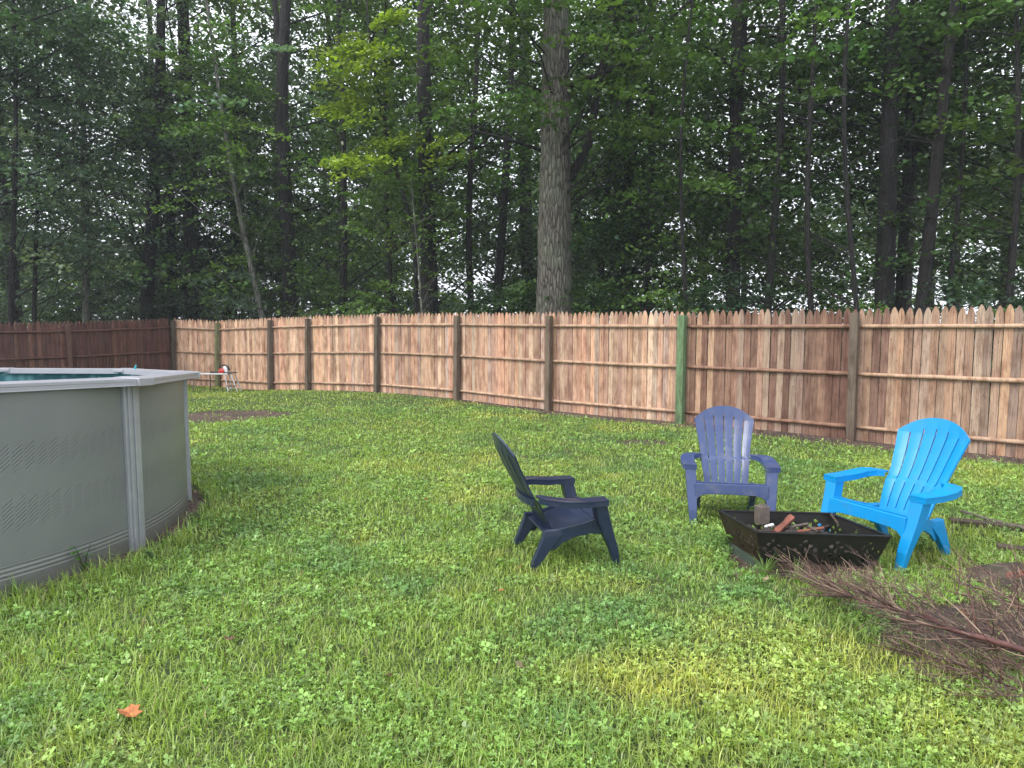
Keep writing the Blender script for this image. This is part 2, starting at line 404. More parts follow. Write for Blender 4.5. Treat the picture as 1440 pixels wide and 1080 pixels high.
# ------------------------------------------------------------------ fences
def lerp(a, b, t): return a+(b-a)*t
def picket_panel(root, A, B, topz, cols, pitch=.097, name='picket_panel', rail=True, side=None, railcol=(.42, .30, .21)):
    """bay between two post feet A and B; pickets stand on the far side of the rails"""
    d = B-A; L = math.hypot(d.x, d.y); n = max(3, round(L/pitch)); u = Vector((d.x/L, d.y/L, 0)); nrm = Vector((-u.y, u.x, 0))
    if nrm.dot(side) < 0: nrm = -nrm      # away from yard
    mb = MB(); w = L/n
    for i in range(n):
        s = (i+.5)/n; base = lerp(A, B, s); tz = lerp(topz[0], topz[1], s)+random.uniform(-.018, .018)+.07
        gzv = gzf(base.x, base.y)-.03; off = .075+random.uniform(-.004, .004); hw = w*.5*random.uniform(.90, .985)
        c = base+nrm*off; lean = random.uniform(-.006, .006)
        col = random.choice(cols); k = random.uniform(.78, 1.18); k *= 1.2; mb.col = (col[0]*k*1.04, col[1]*k*random.uniform(.95, 1.04), col[2]*k*.94, 1)
        sh = random.uniform(.10, .125)
        prof = [(-1, gzv), (-1, tz-sh), (-.66, tz-sh*.45), (-.17, tz-.006), (.17, tz-.006), (.66, tz-sh*.45), (1, tz-sh), (1, gzv)]
        def fn(p, sd, c=c, hw=hw, lean=lean, gzv=gzv):
            return c+u*(p[0]*hw+lean*(p[1]-gzv))+nrm*(sd*.02)+Vector((0, 0, p[1]-c.z))
        # two facets so the face is slightly rounded
        nn = len(prof); front = [fn(p, 0) for p in prof]; backv = [fn(p, 1) for p in prof]
        mid = [fn((0, p[1]), 0)-nrm*.008 for p in (prof[0], (0, tz-.004))]
        vs = front+backv+mid
        fs = [(0, 1, 2, 3, nn*2+1, nn*2), (nn*2, nn*2+1, 4, 5, 6, 7), (3, 4, nn*2+1)]
        fs += [tuple(range(nn*2-1, nn-1, -1))]
        for k2 in range(nn-1): fs.append((k2, k2+1, nn+k2+1, nn+k2))
        mb.add(vs, fs)
    pan = mb.build(name, M_WOOD, root)
    for zr, rr in ((.19, .028), (.93, .028), (1.585, .028)):
        r = MB(); k = random.uniform(.85, 1.15); r.col = (railcol[0]*k, railcol[1]*k, railcol[2]*k, 1)
        pts = []; rad = []
        for j in range(9):
            t = j/8; p = lerp(A, B, t); zt = zr*((lerp(topz[0], topz[1], t)-p.z)/1.77)
            pts.append(p+nrm*.048+Vector((0, 0, zt+random.uniform(-.003, .003))))
            rad.append(rr*lerp(1.12, .9, t)*random.uniform(.92, 1.08))
        r.tube(pts, rad, 8, jit=.05)
        r.build('rail', M_WOOD, pan, smooth=True)
    return pan
def post(root, a, b, col, w=.1, label=None):
    mb = MB(); mb.col = (*col, 1)
    up = (b-a); up.normalize(); ex = Vector((fence_dir.x, fence_dir.y, 0)); ey = Vector((-ex.y, ex.x, 0))
    p = []
    for c in (a-Vector((0, 0, .1)), b):
        for sx, sy in ((-1, -1), (1, -1), (1, 1), (-1, 1)): p.append(c+ex*(sx*w/2)+ey*(sy*w/2-.03))
    mb.hexa(p); o = mb.build('post', M_WOOD, root, bevel=.006)
    if label: o['label'] = label
yard = Vector((.65, .76, 0))
fence = empty('picket_fence', PB[4], 0, 'long tan stockade fence of pointed wooden pickets running behind the chairs', 'fence')
def rel(o):    # keep world coordinates for meshes built in world space
    return o
ftree = fence; ftree.location = (0, 0, 0)
LIGHT = [(.52, .34, .235), (.49, .33, .24), (.57, .41, .30), (.42, .28, .20)]
MIXED = [(.42, .28, .20), (.47, .35, .265), (.32, .215, .165), (.38, .30, .25), (.44, .275, .19)]
GREYB = [(.22, .135, .098), (.29, .195, .145), (.17, .10, .075), (.25, .185, .15), (.32, .21, .15), (.14, .075, .055)]
GREYR = [(.28, .185, .135), (.34, .24, .18), (.21, .13, .098), (.30, .23, .185), (.37, .24, .165)]
GREYR = [tuple(q*.88 for q in c_) for c_ in GREYR]
pal = [GREYR, GREYB, MIXED, MIXED, LIGHT+MIXED, MIXED+LIGHT, LIGHT, LIGHT, LIGHT]
for i in range(9):
    picket_panel(fence, PB[i], PB[i+1], (PT[i].z, PT[i+1].z), pal[i], side=yard,
                 railcol=(.44, .30, .205) if i not in (1,) else (.26, .15, .10))
pcols = [(.16, .12, .09), (.13, .10, .075), (.12, .21, .10), (.13, .10, .07), (.14, .11, .08), (.10, .085, .065), (.12, .095, .07), (.12, .10, .075), (.17, .18, .09), (.08, .06, .045)]
EB = [PB[0]+(PB[0]-PB[1])*k for k in range(4)]; EZ = PT[0].z
for k in range(3):
    for q in (EB[k], EB[k+1]): q.z = gzf(q.x, q.y)
    picket_panel(fence, EB[k+1], EB[k], (EZ, EZ), GREYR, side=yard, railcol=(.44, .30, .205))
    post(fence, EB[k+1], EB[k+1]+Vector((0, 0, EZ)), (.13, .10, .075), .105)
for i in range(10):
    post(fence, PB[i], PT[i], pcols[i], .105 if i != 2 else .12, {2: 'green painted fence post', 8: 'greenish fence post near the corner'}.get(i))
# left fence
side_f = empty('picket_fence', (0, 0, 0), 0, 'dark reddish brown stockade fence along the left side behind the pool', 'fence')
LB = [PB[9].copy()]; LT = [PT[9].copy()]
for bx, ty, d in ((97, 456, 16.6), (-90, 458, 14.4), (-330, 460, 12.3), (-680, 462, 10.2)):
    b_ = at_y(bx, ty, d); a = Vector((b_.x, b_.y, gzf(b_.x, b_.y))); LB.append(a); LT.append(b_)
DARKR = [(.095, .042, .032), (.075, .033, .026), (.115, .055, .042), (.085, .038, .033)]
for i in range(4):
    picket_panel(side_f, LB[i], LB[i+1], (LT[i].z, LT[i+1].z), DARKR, side=Vector((-1, .5, 0)), railcol=(.11, .052, .038))
for i in range(1, 5): post(side_f, LB[i], LT[i], (.10, .05, .035), .1)

# ------------------------------------------------------------------ pool
def make_pool():
    root = empty('above_ground_pool', (PC.x, PC.y, 0), 0, 'round grey metal above ground swimming pool at the left edge of the lawn', 'pool')
    # wall material: painted steel with embossed diagonal hatching
    m, nt, b = newmat('pool_wall')
    uv = N(nt, 'ShaderNodeAttribute'); uv.attribute_name = 'Col'   # r = arc metres / 20 , g = height
    sp = N(nt, 'ShaderNodeSeparateColor'); nt.links.new(uv.outputs['Color'], sp.inputs[0])
    U = math_(nt, 'MULTIPLY', sp.outputs[0], 20.0); Vh = sp.outputs[1]
    def sstep(v, a, b2):
        r = N(nt, 'ShaderNodeMapRange', interpolation_type='SMOOTHSTEP'); r.inputs[1].default_value = a; r.inputs[2].default_value = b2
        nt.links.new(v, r.inputs[0]); return r.outputs[0]
    # hatch lines
    ln = math_(nt, 'FRACT', math_(nt, 'MULTIPLY', math_(nt, 'SUBTRACT', Vh, math_(nt, 'MULTIPLY', U, .85)), 42.0))
    ln = sstep(math_(nt, 'ABSOLUTE', math_(nt, 'SUBTRACT', ln, .5)), .12, .3)
    saw = math_(nt, 'FRACT', math_(nt, 'MULTIPLY', U, 14.0))
    band = None
    for lo, hi in ((.36, .60), (.72, .93)):
        l2 = math_(nt, 'ADD', math_(nt, 'MULTIPLY', saw, .07), lo); h2 = math_(nt, 'ADD', math_(nt, 'MULTIPLY', saw, .07), hi-.07)
        q = math_(nt, 'MULTIPLY', math_(nt, 'GREATER_THAN', Vh, l2), math_(nt, 'LESS_THAN', Vh, h2))
        band = q if band is None else math_(nt, 'MAXIMUM', band, q)
    gap = math_(nt, 'LESS_THAN', saw, .8)
    hatch = math_(nt, 'MULTIPLY', math_(nt, 'MULTIPLY', ln, band), gap)
    n1 = noise(nt, 1.6, 5); 
    base = ramp(nt, n1, [(.3, (.16, .17, .172)), (.7, (.195, .207, .20))])
    low = N(nt, 'ShaderNodeMapRange', interpolation_type='SMOOTHSTEP'); low.inputs[1].default_value = .22; low.inputs[2].default_value = 0
    nt.links.new(Vh, low.inputs[0])
    grime = math_(nt, 'MULTIPLY', low.outputs[0], noise(nt, 7, 5, .7))
    base = mix(nt, math_(nt, 'MULTIPLY', grime, .9), base, (.10, .085, .045))
    base = mix(nt, math_(nt, 'MULTIPLY', hatch, .3), base, (.085, .09, .09))  # shading of the hatch relief put into the colour
    rib = math_(nt, 'FRACT', math_(nt, 'MULTIPLY', Vh, 36.0))
    rb = math_(nt, 'MULTIPLY', sstep(math_(nt, 'ABSOLUTE', math_(nt, 'SUBTRACT', rib, .5)), .1, .4), math_(nt, 'MULTIPLY', math_(nt, 'GREATER_THAN', Vh, .085), math_(nt, 'LESS_THAN', Vh, .168)))
    nt.links.new(mix(nt, math_(nt, 'MULTIPLY', rb, .3), base, (.34, .35, .34)), b.inputs['Base Color'])
    b.inputs['Roughness'].default_value = .42; b.inputs['Metallic'].default_value = .15
    bump(nt, b, math_(nt, 'SUBTRACT', math_(nt, 'MULTIPLY', rb, 1.5), hatch), .55, .004)
    n = 200; vs = []; cs = []; fs = []
    rows = [-.08, 0, .15, .3, .6, .9, 1.0, 1.2]
    for j, h in enumerate(rows):
        for i in range(n+1):
            a = 2*math.pi*i/n; x, y = PR*math.cos(a), PR*math.sin(a)
            top = rimz(x+PC.x, y+PC.y)-.02; z = h if h < 1.1 else top
            vs.append((x, y, z)); cs.append((a*PR/20, max(z, 0), 0))
    for j in range(len(rows)-1):
        for i in range(n): a = j*(n+1)+i; fs.append((a, a+1, a+n+2, a+n+1))
    build_np('wall', np.array(vs), np.array(fs), np.array(cs), m, root, smooth=True)
    # liner
    ml, nt, b = newmat('pool_liner')
    tc = N(nt, 'ShaderNodeTexCoord'); w = N(nt, 'ShaderNodeTexVoronoi'); w.inputs['Scale'].default_value = 9
    nt.links.new(tc.outputs['Object'], w.inputs['Vector'])
    nt.links.new(ramp(nt, w.outputs['Distance'], [(.15, (.16, .36, .37)), (.5, (.02, .15, .18))]), b.inputs['Base Color'])
    vs = []; fs = []; n = 96
    for (r, z) in ((PR-.03, 'top'), (PR-.03, .7), (PR-.03, .04), (0.01, .04)):
        for i in range(n):
            a = 2*math.pi*i/n; x, y = r*math.cos(a), r*math.sin(a)
            vs.append((x, y, rimz(x+PC.x, y+PC.y)-.03 if z == 'top' else z))
    for j in range(3):
        for i in range(n): k = (i+1) % n; fs.append((j*n+i, j*n+k, (j+1)*n+k, (j+1)*n+i))
    build_np('liner', np.array(vs), np.array(fs), np.ones((len(vs), 3)), ml, root, smooth=True)
    mw, nt, b = newmat('pool_water'); b.inputs['Base Color'].default_value = (.25, .62, .62, 1); b.inputs['Roughness'].default_value = .05
    b.inputs['Transmission Weight'].default_value = .8; b.inputs['IOR'].default_value = 1.33; bump(nt, b, noise(nt, 5, 3), .15, .02)
    wv = MB(); wv.add([((PR-.032)*math.cos(2*math.pi*i/n), (PR-.032)*math.sin(2*math.pi*i/n), .99) for i in range(n)], [tuple(range(n))])
    wv.build('water', mw, root)
    for i in range(PN):
        a = PA0+2*math.pi*i/PN; a2 = a+2*math.pi/PN
        ca, sa = math.cos(a), math.sin(a); er = Vector((ca, sa, 0)); et = Vector((-sa, ca, 0))
        # upright with ribs
        u = MB(); top = rimz(PC.x+ca*PR, PC.y+sa*PR)-.03
        for (t0, t1, r0, r1) in ((-.075, -.050, .0, .028), (-.050, -.015, .0, .040), (-.015, -.004, .0, .034), (-.004, .055, .0, .044), (.055, .075, .0, .028)):
            p = []
            for z, k in ((-.05, 1.0), (top, 1.05)):
                for tt, rr in ((t0, r0), (t0, r1), (t1, r1), (t1, r0)): p.append(er*(PR-.004+rr)+et*(tt*k)+Vector((0, 0, z)))
            u.hexa(p)
        u.build('upright', M_GALV, root, bevel=.006)
        # straight top ledge between corners
        g = MB()
        Ro, Ri = PR+.145, PR-.10
        def P(ang, r, dz):
            x, y = r*math.cos(ang), r*math.sin(ang); return Vector((x, y, rimz(x+PC.x, y+PC.y)+dz))
        e = .012
        A_o, B_o, A_i, B_i = P(a+e, Ro, 0), P(a2-e, Ro, 0), P(a+e, Ri, 0), P(a2-e, Ri, 0)
        prof = [(0, -.002), (.0, -.02), (.012, -.024), (.012, -.046), (.0, -.05), (.02, -.052), (.03, -.012), (.9, -.012), (.9, -.045), (.93, -.045), (.93, .0), (.5, .01)]
        n2 = len(prof)
        vs = [lerp(A_o, A_i, q[0])+Vector((0, 0, q[1])) for q in prof]+[lerp(B_o, B_i, q[0])+Vector((0, 0, q[1])) for q in prof]
        fs = [tuple(range(n2)), tuple(range(2*n2-1, n2-1, -1))]+[(k, n2+k, n2+(k+1) % n2, (k+1) % n2) for k in range(n2)]
        g.add(vs, fs); g.build('top_ledge', M_RIM, root)
        c = MB()       # joint cover
        vs = []
        for ang, dz in ((a-.035, .0), (a+.035, 0)):
            for r_, d2 in ((Ro+.004, -.055), (Ro+.004, .001), (PR, .014), (Ri-.006, .004), (Ri-.006, -.03)): vs.append(P(ang, r_ if abs(r_-Ro) > .1 else r_, d2))
        fs = [(0, 1, 2, 3, 4), (9, 8, 7, 6, 5)]+[(k, 5+k, 5+(k+1) % 5, (k+1) % 5) for k in range(5)]
        c.add(vs, fs); c.build('ledge_cap', M_RIM, root, bevel=.006)
    return root
M_RIM = plainmat('rim_resin', (.34, .34, .375), .35, .1, 3, .08)
make_pool()
t = MB(); pp = at_y(189, 521, 7.0)
t.tube([pp+Vector((0, 0, -.02)), pp+Vector((.01, 0, .03)), pp+Vector((.02, 0, .055))], [.012, .01, .009], 8)
meta(t.build('hook', M_TEAL), 'tiny teal plastic hook standing on the far rim of the pool', 'hook')

# ------------------------------------------------------------------ chairs
PROF = [(-.150, .225), (-.205, .33), (-.268, .43), (-.335, .53), (-.402, .65), (-.458, .77), (-.492, .888)]
WID = [.175, .188, .202, .212, .232, .256, .256]
def prof(s):
    q = s*(len(PROF)-1); i = min(int(q), len(PROF)-2); t_ = q-i
    return (lerp(PROF[i][0], PROF[i+1][0], t_), lerp(PROF[i][1], PROF[i+1][1], t_), lerp(WID[i], WID[i+1], t_))
def make_chair(loc, rz, mat, label):
    root = empty('adirondack_chair', loc, rz, label, 'garden chair', 'plastic adirondack chairs around the fire pit')
    # backrest grid
    mb = MB(); us = []; kinds = []
    ns = 6; slot = .042
    sw = (2-slot*(ns-1))/ns; u = -1
    for i in range(ns):
        for k in range(4): us.append((u+sw*k/4, i, k/4)); 
        u += sw
        if i < ns-1: us.append((u, i, 1.0)); u += slot
    us.append((1.0, ns-1, 1.0))
    R = 46; idx = {}
    for r in range(R+1):
        v = r/R
        for c, (uu, si, fr) in enumerate(us):
            smax = .845+.155*(1-abs(uu)**2.3)
            s = v*smax; y, z, w = prof(s)
            conv = .0035*math.sin(math.pi*fr)*min(1, s*4)*min(1, (1-v)*8)
            step = .012*float(sm((s-.36)/.03))-.0*s
            y += (.042*uu*uu*min(1, s*1.6))+conv-step+.01
            idx[r, c] = len(mb.v); mb.v.append((uu*w, y, z)); mb.c.append((1, 1, 1, 1))
    for r in range(R):
        v = (r+.5)/R
        for c in range(len(us)-1):
            uu = (us[c][0]+us[c+1][0])/2; isslot = us[c][2] == 1.0 and us[c+1][2] == 0.0
            if isslot and ((.07 < v < .35) or (.40 < v < .885)): continue
            mb.f.append((idx[r, c], idx[r, c+1], idx[r+1, c+1], idx[r+1, c]))
    back = mb.build('backrest', mat, root, smooth=False, solid=.013)
    br = MB()   # brace behind
    pts = []
    for k in range(9):
        uu = -1+k/4; y, z, w = prof(.38); pts.append((uu*w*1.02, y+.055*uu*uu*.6-.022, z-.012))
    for k in range(8):
        a, b_ = Vector(pts[k]), Vector(pts[k+1]); p = []
        for dz in (-.022, .022):
            for q, dy in ((a, -.012), (b_, -.012), (b_, .008), (a, .008)): p.append(q+Vector((0, dy, dz)))
        br.hexa(p)
    br.build('brace', mat, back)
    # seat boards
    st = MB(); nb = 6; y0, y1 = -.20, .205
    def sz(y): t_ = (y-y0)/(y1-y0); return .238+.108*t_-.018*math.sin(math.pi*t_)
    def sw_(y): t_ = (y-y0)/(y1-y0); return lerp(.195, .285, t_)
    for k in range(nb):
        a = y0+(y1-y0)*k/nb+.003; b_ = y0+(y1-y0)*(k+1)/nb-.003
        p = []
        for dz in (-.016, 0):
            for y, sx in ((a, -1), (a, 1), (b_, 1), (b_, -1)): p.append((sx*(sw_(y)-.004), y, sz(y)+dz))
        st.hexa(p)
    st.add([(sx*(sw_(y)-.02), y, sz(y)-.012) for y in (y0+.01, y1-.02) for sx in (-1, 1)], [(0, 1, 3, 2)])
    st.build('seat', mat, root, bevel=.004)
    # front apron with gussets
    ap = MB(); q = [(-.285, .335), (.285, .335), (.285, .20), (.262, .215), (.235, .238), (.19, .25), (0, .255), (-.19, .25), (-.235, .238), (-.262, .215), (-.285, .20)]
    ap.prism(q, lambda p, s_: (p[0], .212+s_*.022-.12*(p[1]-.335), p[1])); ap.build('front_apron', mat, root, bevel=.004)
    for sx in (-1, 1):
        rl = MB(); pl = [(-.215, .262), (-.10, .268), (.05, .305), (.165, .345), (.165, .225), (.10, .232), (.0, .212), (-.08, .175), (-.14, .12), (-.20, .13)]
        rl.prism(pl, lambda p, s_: (sx*(lerp(.205, .285, (p[0]+.2)/.4)+s_*.02), p[0], p[1])); rl.build('side_rail', mat, root, bevel=.004)
        l = MB()
        def L4(x0, x1, *r): return (min(sx*x0, sx*x1), max(sx*x0, sx*x1), *r)
        l.loft([L4(.268, .322, .262, .298, 0), L4(.268, .334, .225, .282, .12), L4(.268, .348, .158, .236, .26), L4(.272, .354, .122, .212, .34), L4(.278, .362, .098, .186, .44), L4(.278, .362, .094, .18, .462)])
        l.build('leg', mat, root, bevel=.006)
        # raised edge strip on the leg's front
        l = MB()
        l.loft([L4(.205, .245, -.312, -.262, 0), L4(.205, .25, -.285, -.215, .07), L4(.205, .252, -.25, -.155, .15), L4(.205, .25, -.222, -.09, .22), L4(.205, .245, -.215, -.07, .262)])
        l.build('leg', mat, root, bevel=.006)
        a = MB(); out = [(.272, .192), (.378, .188), (.386, .12), (.390, .02), (.388, -.10), (.372, -.18), (.335, -.235), (.27, -.262), (.205, -.262), (.205, -.225), (.245, -.20), (.272, -.14), (.278, -.02), (.274, .12)]
        def az(p): return .478-.0*p[1]+.02*float(sm((-.02-p[1])/.2))
        n2 = len(out)
        a.add([(sx*p[0], p[1], az(p)-.012) for p in out]+[(sx*p[0], p[1], az(p)) for p in out],
              [tuple(range(n2)), tuple(range(n2, 2*n2))]+[(k, (k+1) % n2, n2+(k+1) % n2, n2+k) for k in range(n2)])
        for k in (0, 1, 2, 3, 4, 5, 6, 12, 13, 11, 10, 9):   # down-turned lip
            p, p2 = out[k], out[(k+1) % n2]
            cx, cy = .33, 0
            def inn(p_): v_ = Vector((cx-p_[0], (cy-p_[1])*.3)); v_.normalize(); return (p_[0]+v_.x*.007, p_[1]+v_.y*.007)
            i1, i2 = inn(p), inn(p2); zz = .04
            a.hexa([(sx*p[0], p[1], az(p)-zz), (sx*p2[0], p2[1], az(p2)-zz), (sx*i2[0], i2[1], az(p2)-zz), (sx*i1[0], i1[1], az(p)-zz),
                    (sx*p[0], p[1], az(p)-.008), (sx*p2[0], p2[1], az(p2)-.008), (sx*i2[0], i2[1], az(p2)-.008), (sx*i1[0], i1[1], az(p)-.008)])
        a.build('armrest', mat, root, bevel=.004)
    return root
c1 = at_z(751, 796); c1b = at_z(866, 791); c1c = at_z(722, 770); c1d = at_z(825, 759)
cc = (c1+c1b+c1c+c1d)/4
make_chair((cc.x, cc.y, gzf(cc.x, cc.y)), math.radians(15-90), M_NAVY_SHADED, 'navy adirondack chair with shade put into its colour, seen from its side, left of the fire pit')
fl = at_z(975, 737)
yaw2 = math.radians(180-11)
R2 = Matrix.Rotation(yaw2, 3, 'Z'); p2 = fl-R2 @ Vector((.295, .28, 0))
make_chair((p2.x, p2.y, gzf(p2.x, p2.y)), yaw2, M_NAVY, 'slate blue adirondack chair facing the camera behind the fire pit')
fl = at_z(1302, 703, .495)
yaw3 = math.radians(180-65)
R3 = Matrix.Rotation(yaw3, 3, 'Z'); p3 = fl-R3 @ (1.035*Vector((-.378, .188, 0)))
make_chair((p3.x, p3.y, gzf(p3.x, p3.y)), yaw3, M_BLUE, 'bright sky blue adirondack chair to the right of the fire pit').scale = (1.035,)*3

# ------------------------------------------------------------------ fire pit
def make_pit():
    root = empty('fire_pit', (PITC.x, PITC.y, 0), 0, 'square black steel fire pit with diamond shaped cut-outs', 'fire pit')
    base = Vector((PITC.x, PITC.y, 0)); top = [p-base for p in PIT_TOP]
    bot = [Vector((p.x*.84, p.y*.84, .05)) for p in top]; foot = [Vector((p.x*.87, p.y*.87, -.02)) for p in top]
    for i in range(4):
        a, b_, c, d = bot[i], bot[(i+1) % 4], top[(i+1) % 4], top[i]
        L = (c-d).length; nc = max(8, int(L/.022)); nr = 10
        holes = []
        k = max(3, int(L/.17))
        for q in range(k):
            cx = (q+.5)/k
            for dx, dy in ((0, .0), (-.045, .13), (.045, .13), (-.045, -.13), (.045, -.13), (0, .26), (.0, -.26), (-.09, 0.0), (.09, 0)):
                holes.append((cx+dx/L*.75, .5+dy))
        mb = MB()
        def P(u, v): return lerp(lerp(a, b_, u), lerp(d, c, u), v)
        nc = int(L/.010); nr = 26; H = .235
        for x in range(nc):
            for y in range(nr):
                u, v = (x+.5)/nc, (y+.5)/nr
                h = any(abs(u-hx)*L+abs(v-hy)*H < .0165 for hx, hy in holes) and .06 < v < .94
                if h: continue
                mb.add([P(x/nc, y/nr), P((x+1)/nc, y/nr), P((x+1)/nc, (y+1)/nr), P(x/nc, (y+1)/nr)], [(0, 1, 2, 3)])
        o = mb.build('side_panel', M_RUST if i == 0 else M_BLACK, root, solid=.003)
        r = MB(); t_ = (c-d).normalized(); inw = Vector((-(d+c).x, -(d+c).y, 0)).normalized()
        p = []
        for dz in (-.004, .006):
            for qq, io in ((d, -.008), (c, -.008), (c, .016), (d, .016)): p.append(qq+inw*io+Vector((0, 0, dz)))
        r.hexa(p); r.build('rim', M_BLACK, root, bevel=.002)
        s = MB(); p = []
        for q1, q2, zz in ((foot[i], foot[(i+1) % 4], -.02), (bot[i], bot[(i+1) % 4], .062)):
            for qq, io in ((q1, -.003), (q2, -.003), (q2, .003), (q1, .003)): p.append(Vector((qq.x, qq.y, zz))+inw*io)
        s.hexa(p); s.build('base_skirt', M_RUST if i != 0 else M_GREEN, root)
    fl_ = MB(); n = 14
    vs = []; fs = []
    for i in range(n+1):
        for j in range(n+1):
            p = lerp(lerp(bot[0], bot[1], i/n), lerp(bot[3], bot[2], i/n), j/n)*1.04
            e = min(i, n-i, j, n-j)/(n/2)
            vs.append((p.x, p.y, .13+.03*math.sqrt(e)+random.uniform(0, .025)*(e > 0)))
    for i in range(n):
        for j in range(n): a = i*(n+1)+j; fs.append((a, a+1, a+n+2, a+n+1))
    fl_.add(vs, fs); fl_.build('ash_bed', M_ASH, root, smooth=True)
M_GREEN = plainmat('dull_green_grey_steel', (.05, .07, .055), .6, .2, 9, .3)
make_pit()
def bar(name, a, b_, r, mat, label, cat, n=7, jit=.08, group=None):
    m_ = MB(); k = 7; a = Vector(a); b_ = Vector(b_); L = (b_-a).length
    m_.tube([lerp(a, b_, i/k)+Vector((random.uniform(-1, 1), random.uniform(-1, 1), random.uniform(-1, 1)))*L*.008 for i in range(k+1)], [r*random.uniform(.9, 1.08) for _ in range(k+1)], n, jit=jit)
    return meta(m_.build(name, mat, smooth=False), label, cat, group)
def inpit(px, py, z): return at_z(px, py, z)
bar('firewood', inpit(1089, 750, .185), inpit(1113, 728, .26), .026, M_REDW, 'reddish brown split log leaning inside the fire pit', 'firewood', 5)
a = inpit(1071, 735, .20); m_ = MB(); m_.box(a+Vector((0, 0, .06)), (.082, .07, .125), Matrix.Rotation(.2, 3, 'Z')); 
for k in range(6): m_.tube([a+Vector((random.uniform(-.03, .03), random.uniform(-.03, .03), .115)), a+Vector((random.uniform(-.04, .04), random.uniform(-.03, .03), random.uniform(.13, .155)))], [.006, .002], 4)
meta(m_.build('wood_block', M_GREYW, bevel=.004), 'grey brown square wooden block with splintered top standing in the fire pit', 'wood block')
bar('metal_bar', inpit(1192, 753, .16), inpit(1168, 723, .275), .011, M_RUST, 'thin dark bar leaning against the back rim of the fire pit', 'bar', 4, .02)
spl = [((1106, 742), (1136, 737), .16, M_GREYW, 'pale grey wood splinter lying flat on the ashes'), ((1120, 748), (1158, 743), .14, M_REDW, 'brown wood scrap on the ashes nearest the front rim'),
       ((1130, 738), (1148, 746), .15, M_GREYW, 'short pale wood scrap in the middle of the fire pit'), ((1075, 741), (1088, 738), .14, M_WHITE, 'small whitish charred chip beside the square block'), ((1140, 748), (1170, 738), .13, M_CHAR, 'charred black stick across the ashes')]
for (q1, q2, z, mm, lb) in spl: bar('wood_scrap', inpit(*q1, z+.04), inpit(*q2, z+.055), .012, mm, lb, 'wood scrap', 5, .2, 'wood scraps in the fire pit')
for k in range(60):
    u_, v_ = random.uniform(.12, .88), random.uniform(.12, .88)
    c_ = lerp(lerp(PIT_TOP[0], PIT_TOP[1], u_), lerp(PIT_TOP[3], PIT_TOP[2], u_), v_)*1.0; c_ = PITC+(c_-PITC)*.8
    if k == 0: em = MB()
    an = random.uniform(0, 3.14); ln_ = random.uniform(.02, .07); d_ = Vector((math.cos(an), math.sin(an), random.uniform(-.1, .3)))*ln_
    em.tube([Vector((c_.x, c_.y, .175))-d_, Vector((c_.x, c_.y, .185))+d_], [.013*random.uniform(.6, 1.4)]*2, 5, jit=.3)
meta(em.build('charcoal', M_CHAR), 'burnt charcoal bits heaped over the ash in the fire pit', 'charcoal', kind='stuff')

# ------------------------------------------------------------------ ground clutter on the right
def board(px1, py1, px2, py2, w, h, mat, name, label, cat):
    a, b_ = at_z(px1, py1, .03), at_z(px2, py2, .03); d = b_-a; L = d.length; mid = (a+b_)/2; mid.z = gzf(mid.x, mid.y)+h/2
    m_ = MB(); M_ = Matrix.Rotation(math.atan2(d.y, d.x), 3, 'Z')
    k = 6
    for i in range(1): m_.box((0, 0, 0), (L, w, h), M_)
    return meta(m_.build(name, mat, bevel=.004, loc=mid), label, cat)
board(1335, 733, 1475, 747, .10, .045, M_DKW, 'wooden_board', 'long dark wet board on the grass behind the bright blue chair', 'board')
board(1402, 768, 1480, 778, .09, .05, M_DKW, 'wooden_board', 'short dark timber with a sawn end at the right edge of the lawn', 'board')
bar('stick', at_z(1352, 719, .06), at_z(1470, 752, .05), .012, M_GREYW, 'thin pale brown stick lying beside the long dark board', 'stick')
board(1389, 645, 1402, 646, .02, .012, M_WHITE, 'wood_chip', 'small white strip of wood lying by the foot of the fence', 'wood chip')
# earth mound with rusty plate
g = at_z(1452, 822); vs = []; fs = []; n = 22
for j in range(9):
    for i in range(n):
        a = 2*math.pi*i/n; r = j/8; rr = r*(1+.18*math.sin(3*a+1)+.1*math.sin(7*a)); vs.append((rr*.42*math.cos(a), rr*.27*math.sin(a), .15*(1-r*r)**.8+random.uniform(-.008, .008) if j else .15))
for j in range(8):
    for i in range(n): k = (i+1) % n; fs.append((j*n+i, (j+1)*n+i, (j+1)*n+k, j*n+k))
m_ = MB(); m_.add(vs, fs); mnd = m_.build('earth_mound', plainmat('dark_earth', (.055, .045, .03), .95, 0, 9, .6, .9, 40), smooth=True, loc=(g.x, g.y, gzf(g.x, g.y)-.03))
meta(mnd, 'low dark earth mound behind the dead branches at the right edge', 'mound')
pl = MB(); q = at_z(1432, 808, .14); pl.prism([(-.09, -.03), (-.05, .03), (.04, .045), (.10, .02), (.09, -.04)], lambda p, s_: (q.x+p[0], q.y+p[1], q.z+s_*.008+p[0]*.15))
meta(pl.build('rusty_plate', plainmat('rust', (.16, .055, .03), .8, .1, 20, .4), bevel=.002), 'rusty brown plate scrap lying on the earth mound', 'scrap')

